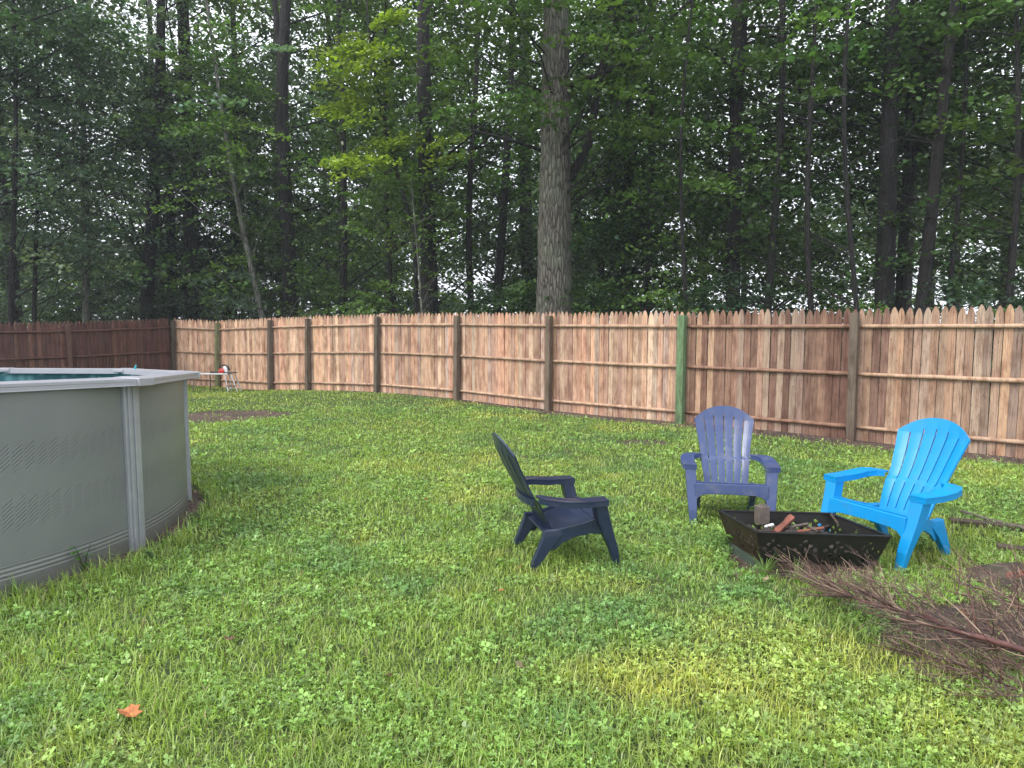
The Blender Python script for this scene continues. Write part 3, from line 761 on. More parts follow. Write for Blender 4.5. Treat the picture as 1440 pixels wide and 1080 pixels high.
# dead branches
def dead_branch(name, pts, r0, r1, ntw, tl, label, seed, up=.6):
    rr = random.Random(seed)
    root = empty(name, (pts[0].x, pts[0].y, 0), 0, label, 'branch', 'cut dead branches piled on the grass'); o3 = Vector((pts[0].x, pts[0].y, 0))
    k = 16; path = []
    for i in range(k+1):
        t_ = i/k*(len(pts)-1); j = min(int(t_), len(pts)-2); path.append(lerp(pts[j], pts[j+1], t_-j)-o3+Vector((rr.uniform(-1, 1), rr.uniform(-1, 1), rr.uniform(-1, 1)))*.012)
    m_ = MB(); m_.tube(path, [lerp(r0, r1, i/k) for i in range(k+1)], 8, jit=.08); m_.build('stem', M_STEM, root, smooth=True)
    tw = MB()
    main = (path[-1]-path[0]).normalized()
    side = main.cross(Vector((0, 0, 1))).normalized()
    def twig(p, d, L, r, depth):
        npt = 5; cur = p.copy(); ps = [cur.copy()]; dd = d.copy()
        for q_ in range(npt):
            dd = (dd+Vector((rr.uniform(-1, 1), rr.uniform(-1, 1), rr.uniform(-1, 1)+.1))*.16+main*.06).normalized()
            cur = cur+dd*(L/npt)
            if cur.z < .015: cur.z = .015+rr.random()*.01; dd.z = abs(dd.z)*.3
            ps.append(cur.copy())
        c = rr.choice([(.075, .034, .025), (.10, .046, .034), (.05, .026, .02), (.24, .165, .115)]); k_ = rr.uniform(.7, 1.2); tw.col = (c[0]*k_, c[1]*k_, c[2]*k_, 1)
        tw.tube(ps, [lerp(r, r*.4, i/npt) for i in range(npt+1)], 4, cap=False)
        if depth > 0:
            for _ in range(rr.choice([2, 3, 4, 5])):
                i = rr.randint(1, npt-1); nd = (dd+Vector((rr.uniform(-1, 1), rr.uniform(-1, 1), rr.uniform(-.6, .9)))*.85).normalized()
                twig(ps[i], nd, L*rr.uniform(.35, .65), r*.6, depth-1)
    for i in range(ntw):
        t_ = rr.random()**.85; b_ = path[int(t_*k)]
        s_ = rr.choice([-1, 1]); d = (main*rr.uniform(.3, 1.1)+side*s_*rr.uniform(.2, 1.0)+Vector((0, 0, 1))*rr.uniform(-.25, up)).normalized()
        twig(b_, d, tl*rr.uniform(.55, 1.15)*(1-.35*t_), .0040, 2)
    tw.build('twigs', M_TWIG, root)
m, nt, b = newmat('dry_twig'); nt.links.new(vcol(nt), b.inputs['Base Color']); b.inputs['Roughness'].default_value = .6; M_TWIG = m
M_STEM = plainmat('red_brown_stem', (.085, .032, .027), .6, 0, 20, .45, .5, 40)
dead_branch('dead_branch', [at_z(1500, 935, .13), at_z(1440, 915, .17), at_z(1359, 893, .19), at_z(1290, 866, .18), at_z(1215, 845, .15), at_z(1165, 826, .08)], .018, .006, 84, .48,
            'large dead branch with reddish stem and bare twigs in front of the blue chair', 3)
dead_branch('dead_branch', [at_z(1560, 900, .2), at_z(1480, 872, .22), at_z(1420, 845, .2), at_z(1375, 815, .12)], .012, .005, 34, .38,
            'smaller bundle of bare twigs at the right edge beyond the large branch', 9, .9)
dead_branch('dead_branch', [at_z(1530, 1000, .04), at_z(1460, 985, .05), at_z(1380, 950, .05), at_z(1290, 915, .05)], .010, .004, 42, .40,
            'flat layer of dead twigs lying lowest under the large branch at the corner', 13, .35)

# fallen leaves
def maple_leaf(px, py, s, col, label, rz=0., tilt=.4):
    m_ = MB(); o_ = [(0, -.5), (.12, -.32), (.45, -.38), (.36, -.12), (.62, .02), (.4, .14), (.42, .4), (.18, .3), (0, .62), (-.18, .3), (-.42, .4), (-.4, .14), (-.62, .02), (-.36, -.12), (-.45, -.38), (-.12, -.32)]
    v = [(x*s, y*s, s*.35*abs(x)+s*.15*math.sin(5*y)) for x, y in o_]+[(0, 0, 0)]
    m_.add(v, [(i, (i+1) % 16, 16) for i in range(16)]); p = at_z(px, py, .035)
    mt = plainmat('dry_leaf', col, .7, 0, 30, .35); o = m_.build('fallen_leaf', mt, solid=.0008, loc=p); o.rotation_euler = (-tilt, .2, rz)
    meta(o, label, 'leaf')
maple_leaf(182, 1003, .085, (.42, .15, .05), 'orange brown fallen leaf on the grass near the lower left corner', 1.2, .1)
maple_leaf(322, 898, .045, (.13, .05, .045), 'small dark reddish fallen leaf on the grass in front of the pool', .4)
maple_leaf(706, 830, .035, (.42, .17, .06), 'tiny orange fallen leaf on the lawn left of the navy chair legs', 2.)

def debris():
    r2 = np.random.default_rng(5); n = 9000
    x = r2.uniform(-9, 8, n); y = r2.uniform(2, 19, n); d = dirtmask(x, y); inside = (fence_dist(x, y) < -.05) & (np.hypot(x-PC.x, y-PC.y) > PR+.05)
    keep = inside & ((r2.random(n) < d*.9) | (r2.random(n) < .035)); x = x[keep]; y = y[keep]; n = len(x); z = gz(x, y)+r2.uniform(.008, .035, n)
    a = r2.uniform(0, 6.28, n); L = r2.uniform(.012, .045, n); W = L*r2.uniform(.15, .6, n); t = r2.normal(0, .3, n)
    u = np.stack([np.cos(a), np.sin(a), t], -1)*L[:, None]; v = np.stack([-np.sin(a), np.cos(a), r2.normal(0, .3, n)], -1)*W[:, None]; c = np.stack([x, y, z], -1)
    V = np.stack([c-u, c-v+u*.1, c+u, c+v], 1).reshape(-1, 3)
    pal_ = np.array([(.30, .20, .13), (.16, .09, .05), (.42, .33, .22), (.08, .05, .04), (.33, .15, .06)])
    C = np.repeat(pal_[r2.integers(0, 5, n)]*r2.uniform(.6, 1.2, (n, 1)), 4, 0)
    o = build_np('leaf_litter', V, np.arange(4*n).reshape(-1, 4), C, M_GRASS); meta(o, 'brown leaf bits and bark chips strewn over bare soil patches', 'litter', kind='stuff')
debris()

# weeds
def weed(px, py, h, n, lw, ll, label, seed, z=0.0, col=(.10, .22, .05)):
    rr = random.Random(seed); p = at_z(px, py, z); root = empty('weed', (p.x, p.y, gzf(p.x, p.y)), 0, label, 'weed')
    st = MB(); lf = MB()
    for s_ in range(max(2, n//6)):
        a = rr.uniform(0, 6.28); e = Vector((math.cos(a)*h*.35, math.sin(a)*h*.35, h*rr.uniform(.7, 1)))
        st.col = (.06, .12, .03, 1); st.tube([(0, 0, 0), e*.5+Vector((0, 0, .02)), e], [.004, .003, .0015], 5)
        for k in range(6):
            t_ = rr.uniform(.15, 1); b_ = e*t_; a2 = rr.uniform(0, 6.28); d = Vector((math.cos(a2), math.sin(a2), rr.uniform(-.1, .7))).normalized()
            s2 = d.cross(Vector((0, 0, 1))).normalized(); L = ll*rr.uniform(.6, 1.1); W = lw*rr.uniform(.7, 1.1); kk = rr.uniform(.65, 1.3); lf.col = (col[0]*kk, col[1]*kk, col[2]*kk, 1)
            dr = Vector((0, 0, -L*.3))
            v = [b_, b_+d*L*.3+s2*W/2, b_+d*L*.7+s2*W*.42+dr*.4, b_+d*L+dr, b_+d*L*.7-s2*W*.42+dr*.4, b_+d*L*.3-s2*W/2, b_+d*L*.5+dr*.1-Vector((0, 0, W*.12))]
            lf.add(v, [(0, 1, 6), (1, 2, 6), (2, 3, 6), (3, 4, 6), (4, 5, 6), (5, 0, 6)])
    st.build('stem', M_GRASS, root); lf.build('leaves', M_GRASS, root)
weed(1024, 772, .17, 24, .035, .08, 'broad leaved green weed growing against the left side of the fire pit', 1, col=(.14, .28, .05))
weed(118, 800, .2, 18, .03, .06, 'leafy weed growing against the pool wall left of the near upright', 2)
weed(215, 790, .10, 18, .035, .05, 'low dark weed at the foot of the near pool upright', 5, col=(.07, .15, .04))
weed(275, 735, .10, 20, .03, .05, 'low weed at the foot of the far pool upright', 6, col=(.08, .17, .04))
weed(240, 762, .09, 20, .03, .05, 'round leaved weed between the two pool uprights', 7, col=(.06, .14, .04))
def tuft(px, py, n, L, label, seed):
    rr = random.Random(seed); p = at_z(px, py); m_ = MB()
    for i in range(n):
        a = rr.uniform(0, 6.28); l = L*rr.uniform(.5, 1.1); le = rr.uniform(.2, 1.0); w = .0035; d = Vector((math.cos(a), math.sin(a), 0)); s_ = Vector((-d.y, d.x, 0))
        b0 = d*rr.uniform(0, .04); ps = [b0]; 
        for k in range(5): an = le*(k+.5)/2.4; ps.append(ps[-1]+(d*math.sin(an)+Vector((0, 0, math.cos(an))))*l/5)
        kk = rr.uniform(.7, 1.3); m_.col = (.15*kk, .26*kk, .05*kk, 1)
        vs = []
        for k, q_ in enumerate(ps): ww = w*(1-.85*k/5); vs += [q_+s_*ww, q_-s_*ww]
        m_.add(vs, [(2*k, 2*k+1, 2*k+3, 2*k+2) for k in range(5)])
    meta(m_.build('grass_tuft', M_GRASS, loc=(p.x, p.y, gzf(p.x, p.y))), label, 'grass tuft')
tuft(1075, 812, 45, .20, 'tall arching grass tuft at the front left corner of the fire pit', 1)
tuft(1120, 820, 40, .16, 'bright grass tuft in front of the fire pit beside the dead twigs', 2)
tuft(1330, 800, 40, .13, 'light green grass tuft between the blue chair and the twigs', 3)
tuft(1020, 800, 30, .12, 'short wispy grass tuft left of the fire pit corner', 4)
tuft(1290, 775, 30, .12, 'grass tuft under the seat of the bright blue chair', 5)
tuft(25, 838, 60, .15, 'long grass tuft against the pool wall at the left edge', 6)

# ------------------------------------------------------------------ work platform and tool
def make_platform():
    o = at_z(318, 547, -.1); g = gzf(o.x, o.y)
    root = empty('work_platform', (o.x, o.y-.15, g), 0, 'small folding aluminium work platform standing in front of the fence corner', 'platform')
    H = .47
    d = MB(); d.box((-.28, .0, H), (.92, .30, .035)); d.build('deck', M_ALU, root, bevel=.006)
    d = MB(); d.box((.20, -.02, H+.028), (.30, .26, .02)); d.build('tray', M_DARK, root, bevel=.004)
    for x, dx, y, mm in ((.10, .08, -.13, M_ALU), (.26, .16, -.13, M_ALU), (.26, .14, .13, M_ALU), (.10, .06, .13, M_ALU), (-.70, -.03, -.12, M_GREYW), (-.40, 0, .12, M_GREYW)):
        l = MB(); l.tube([(x, y, H-.012), (x+dx, y*1.15, 0)], .017, 6); l.build('leg', mm, root)
    for z in (.16,):
        l = MB(); l.box((.26, -.14, z), (.24, .04, .02)); l.build('step', M_DARK, root)
    l = MB(); l.tube([(.17, -.14, .02), (.26, -.14, .15)], .012, 6); l.build('brace', M_ALU, root)
    top = (o.x, o.y-.15, g+H+.02)
    t = empty('power_saw', top, 0, 'red, white and black power tool resting on the work platform', 'power tool')
    b_ = MB(); b_.loft([(-.1, .05, -.06, .06, 0), (-.11, .06, -.07, .07, .06), (-.06, .04, -.05, .05, .12)]); b_.build('body', M_RED, t, bevel=.012)
    b_ = MB(); b_.loft([(.045, .14, -.05, .05, .02), (.03, .13, -.06, .06, .12), (.03, .09, -.05, .05, .18)]); b_.build('motor_housing', M_WHITE, t, bevel=.012)
    b_ = MB(); b_.tube([(-.09, 0, .11), (-.05, 0, .19), (.04, 0, .21), (.13, 0, .17), (.17, 0, .06)], .02, 7); b_.build('handle', M_DARK, t, smooth=True)
    b_ = MB(); b_.box((-.2, 0, .02), (.28, .05, .035)); b_.build('bar', M_DARK, t, bevel=.004)
make_platform()

# ------------------------------------------------------------------ trees
def leafcloud(sprays, nl, size, needle=False):
    if not needle: nl = int(nl*1.25); size *= .9
    """sprays: (M,) list of (center, outward dir, length, width, thick, colour) -> arrays"""
    M_ = len(sprays); c = np.array([s[0] for s in sprays]); d = np.array([s[1] for s in sprays]); L = np.array([s[2] for s in sprays]); W = np.array([s[3] for s in sprays]); T = np.array([s[4] for s in sprays]); K = np.array([s[5] for s in sprays])
    idx = np.repeat(np.arange(M_), nl); n = len(idx)
    u = RNG.uniform(-1, 1, n); v = RNG.uniform(-1, 1, n)*np.sqrt(np.clip(1-u*u*.8, .05, 1)); w = RNG.normal(0, .5, n)
    # pull leaves towards 5 twigs so that sprays show fingers
    tw = np.round(v*2.5)/2.5; v = tw+(v-tw)*(.55)
    side = np.stack([-d[:, 1], d[:, 0], 0*d[:, 0]], -1); side /= np.linalg.norm(side, axis=1, keepdims=True)+1e-9
    p = c[idx]+d[idx]*(u*L[idx])[:, None]+side[idx]*(v*W[idx])[:, None]
    p[:, 2] += w*T[idx]-.18*(u+1)**2*L[idx]*.5-.10*v*v*W[idx]
    s = size*(.6+.8*RNG.random(n))
    yaw = RNG.uniform(0, 2*np.pi, n); tx = RNG.normal(0, .55, n); ty = RNG.normal(0, .55, n)
    if needle:
        yaw = np.arctan2(d[idx, 1], d[idx, 0])+RNG.normal(0, .7, n)
    a = np.stack([np.cos(yaw), np.sin(yaw), tx], -1); a /= np.linalg.norm(a, axis=1, keepdims=True)
    b = np.stack([-np.sin(yaw), np.cos(yaw), ty], -1); b /= np.linalg.norm(b, axis=1, keepdims=True)
    wr = .16 if needle else .42
    P0 = p-a*s[:, None]*.5; P2 = p+a*s[:, None]*.5; off = a*s[:, None]*.05
    P1 = p-off+b*(s*wr)[:, None]; P3 = p-off-b*(s*wr)[:, None]
    V = np.stack([P0, P1, P2, P3], 1).reshape(-1, 3)
    C = np.repeat(K[idx]*(.65+.7*RNG.random((n, 1))), 4, 0)
    Fq = np.arange(n*4).reshape(-1, 4)
    return V, Fq, C

def make_tree(name, pb, Y, wpx, pt, zlo, zhi, rad, ns, nl, col, label, barkm, size=.12, needle=False, group=None, bend=.15, limbs=5, sprl=(.7, 1.3), biasx=0, cat='tree', seed=None, fork=None, front=.45):
    rr = random.Random(seed if seed is not None else int(pb*7+Y*3))
    b0 = at_y(pb, 455, Y); base = Vector((b0.x, Y, gzf(b0.x, Y)-.05)); t0 = at_y(pt, 0, Y)
    r = wpx/960*Y/2; tl = Vector((t0.x-base.x, 0, t0.z-base.z)); H = zhi+1.5; ztop = max(H, tl.z) if 'sapling' not in name else 5.2
    root = empty(name, base, 0, label, cat, group)
    if not needle: ns = int(ns*(.86 if pb > 640 else 1.15))
    if 300 < pb < 520 or pb == 605 or pb == 556: zlo -= 1.0
    K = 18; path = []; rads = []
    w1 = rr.uniform(0, 6.28); w2 = rr.uniform(1, 1.8)
    def tp(z):
        q = z/tl.z
        return Vector((tl.x*q+bend*r_b*math.sin(w1+w2*q*3)-bend*r_b*math.sin(w1), bend*.6*math.sin(w1*2+q*3)*q, z))
    r_b = 1.0
    for i in range(K+1):
        z = ztop*i/K; path.append(tp(z)); rads.append(r*(1.22 if i == 0 else 1.0)*(1-.62*(i/K)**1.2))
    m_ = MB(); m_.tube(path, rads, 14 if r > .2 else 8, jit=.04); trunk_m = m_
    lm = MB() if r > .3 else m_
    if fork:
        m_ = lm
        for (z0, dx, dy, z1, fr) in fork:
            s0 = tp(z0); pts = [s0, s0+Vector((dx*.18, dy*.2, (z1-z0)*.2)), s0+Vector((dx*.42, dy*.5, (z1-z0)*.5)), s0+Vector((dx, dy, z1-z0))]
            if r > .3: s0 = s0+Vector((math.copysign(r*.75, dx), 0, 0)); pts = [s0, s0+Vector((dx*.35, dy, (z1-z0)*.15)), s0+Vector((dx*.6, dy, (z1-z0)*.5)), s0+Vector((dx, dy, z1-z0))]
            m_.tube(pts, [r*fr, r*fr*.85, r*fr*.65, r*fr*.35], 8, jit=.05)
            for q_ in range(4):
                st_ = lerp(pts[1], pts[3], q_/4+.15); e_ = st_+Vector((rr.uniform(-1, 1), rr.uniform(-.5, .5), rr.uniform(.1, .8)))*rr.uniform(.7, 1.6)
                m_.tube([st_, lerp(st_, e_, .5)+Vector((0, 0, .12)), e_], [r*fr*.3, r*fr*.2, r*fr*.07], 5)
    sprays = []; m_ = lm
    for i in range(ns):
        f = rr.random()
        z = zlo+(zhi-zlo)*f; ang = rr.uniform(0, 2*math.pi)
        if front is not None and rr.random() > front: ang = rr.uniform(.1, math.pi-.1)
        shape = math.sin(math.pi*min(1, .25+.75*f))**.5 if not needle else (1.05-f)
        rd = rad*max(.15, shape)*rr.random()**.5
        o = tp(min(z, ztop)); d = Vector((math.cos(ang), math.sin(ang), 0))
        c = o+d*rd+Vector((biasx*f, 0, (-.12*rd if not needle else -.25*rd)+rr.uniform(-.1, .1)))
        if front == .1: c.y += 1.1
        if c.z < 2.7 and Y < 23.9 and (float(fence_dist(base.x+c.x, Y+c.y)) < 1.0 or (base.x+c.x < -8 and Y+c.y < 21.5)): continue
        L = rr.uniform(*sprl); k = rr.uniform(.6, 1.4); h = rr.uniform(-.12, .12)
        sprays.append((tuple(c), (d.x, d.y, -.15), L, L*rr.uniform(.45, .75), rr.uniform(.05, .16), (col[0]*k*(1+h), col[1]*k, col[2]*k*(1-h))))
        if i % 4 == 0 or ns < 60:
            st_ = tp(min(max(z-rd*rr.uniform(.5, 1.0)-.3, .4), ztop)); midp = lerp(st_, c, .5)+Vector((rr.uniform(-.2, .2), rr.uniform(-.2, .2), -.06*rd+rr.uniform(-.1, .1))); e = c+d*L*.6+Vector((0, 0, -.1*L))
            rb = min(r*.28, .008+.009*rd)
            m_.tube([st_, midp, c, e], [rb, rb*.7, rb*.4, rb*.15], 4, cap=False)
    trunk_m.build('trunk', barkm, root, smooth=True)
    if lm is not trunk_m: lm.build('limbs', M_BARK, root, smooth=True)
    V, Fq, C = leafcloud(sprays, nl, size, needle)
    build_np('crown', V, Fq, C, M_NEEDLE if needle else M_LEAF, root)
    return root
G1 = (.078, .135, .042); G2 = (.060, .112, .038); G3 = (.105, .18, .048); GHAZE = (.13, .185, .14); GD = (.034, .064, .036); GY = (.25, .33, .05)  # the bluish leaf green has the left side's pale veil put into it
T = make_tree
T('oak_tree', 778, 14.7, 53, 787, 5.6, 11.5, 2.6, 165, 95, G1, 'massive oak trunk with pale grey ridged bark behind the middle of the fence', M_BARKBIG, bend=.03,
  fork=[(4.7, 1.15, 0, 9.6, .25), (5.3, -1.5, -.5, 5.6, .10), (6.6, 3.2, -.3, 8.9, .14)], seed=4, biasx=-.55, front=1.0)
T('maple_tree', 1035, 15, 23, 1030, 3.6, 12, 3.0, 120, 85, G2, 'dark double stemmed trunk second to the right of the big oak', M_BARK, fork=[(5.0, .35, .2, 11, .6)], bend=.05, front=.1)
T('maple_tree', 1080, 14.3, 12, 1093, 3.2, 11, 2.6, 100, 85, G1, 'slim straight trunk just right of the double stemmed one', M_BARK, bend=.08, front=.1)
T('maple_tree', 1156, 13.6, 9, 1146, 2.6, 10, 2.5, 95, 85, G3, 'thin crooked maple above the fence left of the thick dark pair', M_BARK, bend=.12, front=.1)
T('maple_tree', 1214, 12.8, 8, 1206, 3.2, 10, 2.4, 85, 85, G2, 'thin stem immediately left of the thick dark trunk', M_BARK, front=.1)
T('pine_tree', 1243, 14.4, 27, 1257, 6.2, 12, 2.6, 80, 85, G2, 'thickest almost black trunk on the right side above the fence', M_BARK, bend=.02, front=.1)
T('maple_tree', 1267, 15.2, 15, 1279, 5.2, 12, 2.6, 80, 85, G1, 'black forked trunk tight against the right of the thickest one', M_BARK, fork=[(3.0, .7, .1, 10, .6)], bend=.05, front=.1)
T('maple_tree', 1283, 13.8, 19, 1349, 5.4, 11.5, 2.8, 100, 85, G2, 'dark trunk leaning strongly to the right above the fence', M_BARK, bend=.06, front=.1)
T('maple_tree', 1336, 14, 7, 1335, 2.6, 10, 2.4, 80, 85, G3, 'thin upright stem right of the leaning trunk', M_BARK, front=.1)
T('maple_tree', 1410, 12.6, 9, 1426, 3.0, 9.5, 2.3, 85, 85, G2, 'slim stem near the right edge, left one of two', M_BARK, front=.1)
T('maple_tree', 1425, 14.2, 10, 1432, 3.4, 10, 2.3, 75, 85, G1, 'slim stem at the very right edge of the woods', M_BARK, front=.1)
T('maple_tree', 1510, 14, 16, 1520, 2.5, 11, 2.8, 80, 85, G1, 'leafy tree reaching in from beyond the right edge', M_BARK)
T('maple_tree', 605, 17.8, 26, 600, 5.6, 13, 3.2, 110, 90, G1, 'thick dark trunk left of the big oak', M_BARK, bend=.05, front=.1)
T('maple_tree', 403, 21, 22, 412, 6.0, 15, 3.6, 130, 90, GHAZE, 'tall dark trunk rising between the hemlocks and the yellow green maple', M_BARK, fork=[(9, -.5, .2, 14, .5)], front=.1)
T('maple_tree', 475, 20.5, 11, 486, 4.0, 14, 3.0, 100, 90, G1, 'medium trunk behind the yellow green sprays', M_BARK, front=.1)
T('birch_sapling', 592, 16.8, 5, 586, 2.4, 5.5, 1.2, 20, 60, G3, 'very thin pale straight sapling just above the fence by the thick dark trunk', M_BARKP, size=.1)
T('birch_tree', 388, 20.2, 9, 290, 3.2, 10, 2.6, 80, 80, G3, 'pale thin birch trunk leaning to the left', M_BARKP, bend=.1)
T('birch_tree', 120, 21.5, 10, 96, 3.5, 13, 3.0, 100, 85, GHAZE, 'pale birch trunk above the dark fence on the left', M_BARKP)
T('maple_tree', 45, 20.5, 6, 40, 3.6, 12, 2.7, 90, 85, GHAZE, 'thin dark stem left of the pale birch', M_BARK)
T('maple_tree', 8, 18.5, 8, 4, 3.8, 12, 2.7, 90, 85, GHAZE, 'dark stem at the very left edge of the woods', M_BARK)
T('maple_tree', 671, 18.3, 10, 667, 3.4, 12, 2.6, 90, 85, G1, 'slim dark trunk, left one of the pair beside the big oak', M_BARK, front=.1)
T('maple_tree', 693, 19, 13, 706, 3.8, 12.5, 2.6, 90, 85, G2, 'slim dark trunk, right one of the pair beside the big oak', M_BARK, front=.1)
T('maple_tree', 556, 20.5, 7, 549, 2.8, 13, 2.7, 90, 85, G1, 'thin trunk between the yellow green maple and the thick dark trunk', M_BARK)
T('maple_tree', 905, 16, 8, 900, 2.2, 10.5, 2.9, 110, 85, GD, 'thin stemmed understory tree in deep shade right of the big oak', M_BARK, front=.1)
T('maple_tree', 968, 13.5, 6, 985, 2.0, 8, 2.2, 85, 80, G3, 'low spreading sapling left of the double stemmed trunk', M_BARK, front=.1)
T('maple_tree', 840, 19, 10, 850, 3.0, 13, 3.0, 100, 85, G1, 'slim tree standing behind the big oak on its right', M_BARK)
T('hemlock_tree', 236, 24, 16, 238, .9, 10.5, 3.4, 250, 110, GD, 'dark feathery hemlock, left one of two above the fence corner', M_BARK, size=.17, needle=True)
T('hemlock_tree', 320, 24.5, 16, 322, .9, 10.0, 3.3, 240, 110, GD, 'dark feathery hemlock, right one of two above the fence corner', M_BARK, size=.17, needle=True)
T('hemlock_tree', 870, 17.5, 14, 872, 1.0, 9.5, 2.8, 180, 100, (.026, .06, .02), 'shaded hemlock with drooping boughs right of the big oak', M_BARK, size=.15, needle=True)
T('oak_tree', -90, 17.5, 16, -150, 4.8, 12.5, 4.4, 170, 95, (.06, .10, .07), 'large crown overhanging from the upper left corner', M_BARK, seed=5, biasx=2.2)
T('oak_tree', 200, 22.5, 18, 215, 6.5, 15, 4.0, 150, 95, GHAZE, 'tall broad tree behind the left hemlock', M_BARK)

# young maple with yellow green sprays (placed by hand on its branches)
def yellow_maple():
    Y = 17.0; b0 = at_y(588, 455, Y); base = Vector((b0.x, Y, gzf(b0.x, Y)-.05))
    root = empty('maple_tree', base, 0, 'young maple with bright yellow green sprays left of the centre', 'tree')
    P = [(588, 455), (583, 330), (556, 235), (535, 150), (520, 60), (510, -60)]
    path = [at_y(x, y, Y)-base for x, y in P]; path[0] = Vector((0, 0, 0)); m_ = MB(); m_.tube(path, [.06, .05, .042, .035, .028, .015], 8, jit=.05)
    rr = random.Random(2); sp = []
    for (x0, y0, x1, y1, n, dy) in ((535, 50, 455, 80, 9, 0), (545, 70, 470, 105, 8, -.4), (540, 125, 462, 150, 9, .1), (520, 150, 470, 160, 5, -.3), (560, 205, 470, 225, 9, 0), (548, 215, 480, 232, 6, -.4), (600, 190, 640, 215, 4, .2), (520, 20, 560, 10, 5, .2)):
        for k in range(n):
            t_ = rr.random(); p = at_y(lerp(x0, x1, t_)+rr.uniform(-9, 9), lerp(y0, y1, t_)+rr.uniform(-16, 16), Y-.4+dy)-base; kk = rr.uniform(.6, 1.25)
            sp.append((tuple(p), (-.9, -.4, -.1), rr.uniform(.3, .6), rr.uniform(.16, .3), .13, (GY[0]*kk, GY[1]*kk, GY[2]*kk)))
        a = at_y(lerp(x0, 560, .3), y0+18, Y)-base; m_.tube([min(path, key=lambda q: (q-a).length), a, at_y(x1, y1, Y-.4)-base], [.022, .015, .005], 5)
    for k in range(40):
        p = at_y(rr.uniform(470, 640), rr.uniform(100, 330), Y+rr.uniform(-.2, 1.2))-base; kk = rr.uniform(.7, 1.2)
        sp.append((tuple(p), (rr.uniform(-1, 1), -.4, -.1), rr.uniform(.4, .7), rr.uniform(.2, .4), .06, (G3[0]*kk, G3[1]*kk, G3[2]*kk)))
    m_.build('trunk', M_BARK, root, smooth=True)
    V, Fq, C = leafcloud(sp, 62, .115); build_np('crown', V, Fq, C, M_LEAF, root)
yellow_maple()

# shrubs and saplings just behind the fence
def make_shrub(x, y, h, r, n, col, rr):
    base = Vector((x, y, gzf(x, y)-.03)); root = empty('shrub', base, 0, 'low leafy shrub rising just behind the fence', 'shrub', 'understory shrubs behind the fence')
    m_ = MB(); sp = []
    for k in range(n):
        a = rr.uniform(0, 6.28); q = rr.random()**.6*r; z = h*rr.uniform(.25, 1)
        c = Vector((math.cos(a)*q, math.sin(a)*q, z)); kk = rr.uniform(.6, 1.4)
        if float(fence_dist(x+c.x, y+c.y)) < .75 or (x+c.x) < LB[0].x-.0 and False: continue
        sp.append((tuple(c), (math.cos(a), math.sin(a), -.1), rr.uniform(.35, .65), rr.uniform(.25, .4), .09, (col[0]*kk, col[1]*kk, col[2]*kk)))
        if k % 3 == 0: m_.tube([(0, 0, 0), c*.5+Vector((0, 0, .2)), c], [.02, .012, .005], 5)
    m_.build('stems', M_BARK, root); V, Fq, C = leafcloud(sp, 62, .105); build_np('foliage', V, Fq, C, M_LEAF, root)
rr = random.Random(31)
for i in range(34):
    t_ = (i+rr.random())/34; px = lerp(1500, -40, t_)
    # distance of fence at this pixel
    ys_ = np.linspace(7, 30, 300); xs_ = (px-720)/960*ys_; fd = fence_dist(xs_, ys_); yy = ys_[np.argmax(fd > .6)] if px > 250 else 20.3
    if px > 880 and rr.random() < .55: continue
    yy += rr.uniform(1.2, 5); x = (px-720)/960*yy
    make_shrub(x, yy, (rr.uniform(1.5, 2.3)+.03*yy)*(1 if px > 450 else 1.25), rr.uniform(.8, 1.3), rr.randint(20, 32), rr.choice([G1, G2, GD, G3]) if px > 400 else rr.choice([GHAZE, G1, GHAZE]), rr)

# second row of woodland trees, copies of a few prototypes sharing mesh data
rr = random.Random(77)
protos = []
for k in range(3):
    protos.append(T('woodland_tree', 720, 24, 14+4*k, 726, 4.5-k, 17, 3.6, 120, 80, (G1, G2, G3)[k], 'tree standing deeper in the woods', M_BARK, size=.17, group='trees deeper in the woods', seed=50+k, sprl=(.9, 1.7)))
spots = [((px-720)/960*Y, Y, 1.0) for px, Y in ((1610, 13), (1700, 17), (1820, 12.5), (1960, 15), (2200, 12), (-260, 21), (-420, 18))]
for row, (Y0, n) in enumerate(((25, 7), (32, 8), (39, 8))):
    for i in range(n):
        px = lerp(-150, 1590, (i+.5+rr.uniform(-.35, .35))/n); Y = Y0+rr.uniform(-2, 2.5); spots.append(((px-720)/960*Y, Y, rr.uniform(.85, 1.2)))
for i, (x, y, s) in enumerate(spots):
    p = protos[i % 3]
    if i >= 3:
        c = p.copy(); COL.objects.link(c)
        for ch in p.children:
            q = ch.copy(); COL.objects.link(q); q.parent = c
        p = c
    p.location = (x, y, -.1); p.rotation_euler = (0, 0, rr.uniform(0, 6.28)); p.scale = (s, s, s)

# far-off wood as one mass
def far_wood():
    sp = []; r2 = random.Random(5)
    for i in range(5200):
        Y = r2.uniform(44, 58); x = r2.uniform(-.95, .95)*Y; z = abs(r2.gauss(0, 1))*7+r2.uniform(0, 5)
        if z > 26 or fnoise(np.array([x]), np.array([z*1.6]), 5.0, 8)[0] < .40 + (.06 if z > 12 else 0): continue
        if x > 4 and z < 6.5 and r2.random() < .5: continue
        k = r2.uniform(.6, 1.3); a = r2.uniform(0, 6.28)
        sp.append(((x, Y, z), (math.cos(a), math.sin(a), -.1), r2.uniform(1.2, 2.2), r2.uniform(.8, 1.4), .4, (.06*k, .12*k, .035*k)))
    V, Fq, C = leafcloud(sp, 34, .42); o = build_np('distant_woods', V, Fq, C, M_LEAF)
    meta(o, 'far-off green woodland glimpsed between the tree trunks', 'woods', kind='stuff')
far_wood()

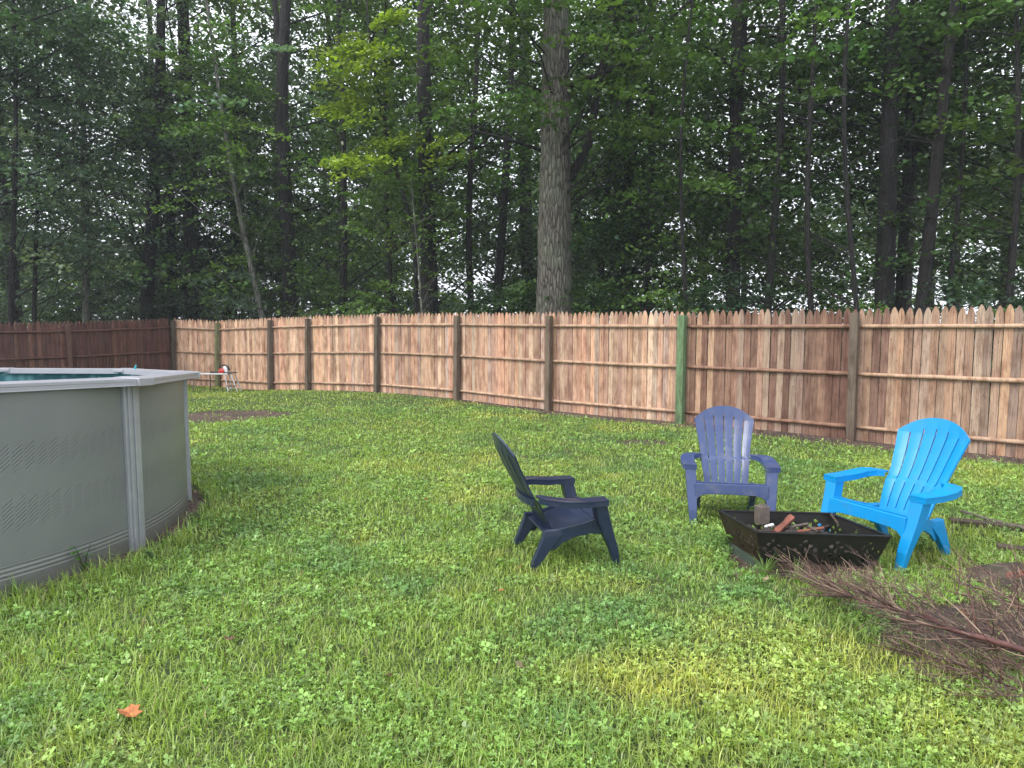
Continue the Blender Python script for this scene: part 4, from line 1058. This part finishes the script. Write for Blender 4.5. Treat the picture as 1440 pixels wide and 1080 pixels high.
# ------------------------------------------------------------------ world, light, camera
w = bpy.data.worlds.new('World'); scene.world = w; w.use_nodes = True; nt = w.node_tree
bg = nt.nodes['Background']; sky = N(nt, 'ShaderNodeTexSky', sky_type='NISHITA'); sky.sun_disc = False
SUN_EL, SUN_AZ = math.radians(48), math.radians(-125)    # azimuth clockwise from +Y
sky.sun_elevation = SUN_EL; sky.sun_rotation = SUN_AZ; sky.air_density = 1.2; sky.dust_density = 3
cl = ramp(nt, noise(nt, 2.2, 5, .6, coord='Generated'), [(.3, (9.0, 9.4, 10.4)), (.7, (11.6, 11.9, 12.6))])
nt.links.new(mix(nt, .85, sky.outputs[0], cl), bg.inputs['Color']); bg.inputs['Strength'].default_value = .1
sun = bpy.data.lights.new('sun', 'SUN'); sun.energy = 1.4; sun.angle = math.radians(18); sun.color = (1, .95, .88)
so = bpy.data.objects.new('sun', sun); COL.objects.link(so)
sd = Vector((math.sin(SUN_AZ)*math.cos(SUN_EL), math.cos(SUN_AZ)*math.cos(SUN_EL), math.sin(SUN_EL)))
so.rotation_euler = sd.to_track_quat('Z', 'Y').to_euler()
cam = bpy.data.cameras.new('camera'); cam.lens = 24; cam.sensor_width = 36; cam.clip_end = 2000
co = bpy.data.objects.new('camera', cam); COL.objects.link(co); co.location = (0, 0, CAMZ); co.rotation_euler = (math.pi/2-PITCH, 0, 0)
scene.camera = co
scene.view_settings.view_transform = 'Standard'; scene.view_settings.look = 'None'; scene.view_settings.gamma = 1
scene.view_settings.exposure = 1.1
scene.cycles.max_bounces = 6; scene.cycles.diffuse_bounces = 3; scene.cycles.glossy_bounces = 2; scene.cycles.volume_bounces = 0

if True:
    hz = MB(); hz.box((0, 30, 16.5), (450, 430, 35.5)); m, nt, b = newmat('veil_haze'); nt.nodes.remove(b)
    pv = N(nt, 'ShaderNodeVolumePrincipled'); pv.inputs['Color'].default_value = (.86, .92, 1, 1); pv.inputs['Density'].default_value = .0012  # added volume, mostly imitates glare veiling the lens
    nt.links.new(pv.outputs[0], nt.nodes['Material Output'].inputs['Volume'])
    meta(hz.build('haze', m), 'thin added haze, mostly standing in for veiling lens glare', 'haze', kind='stuff')
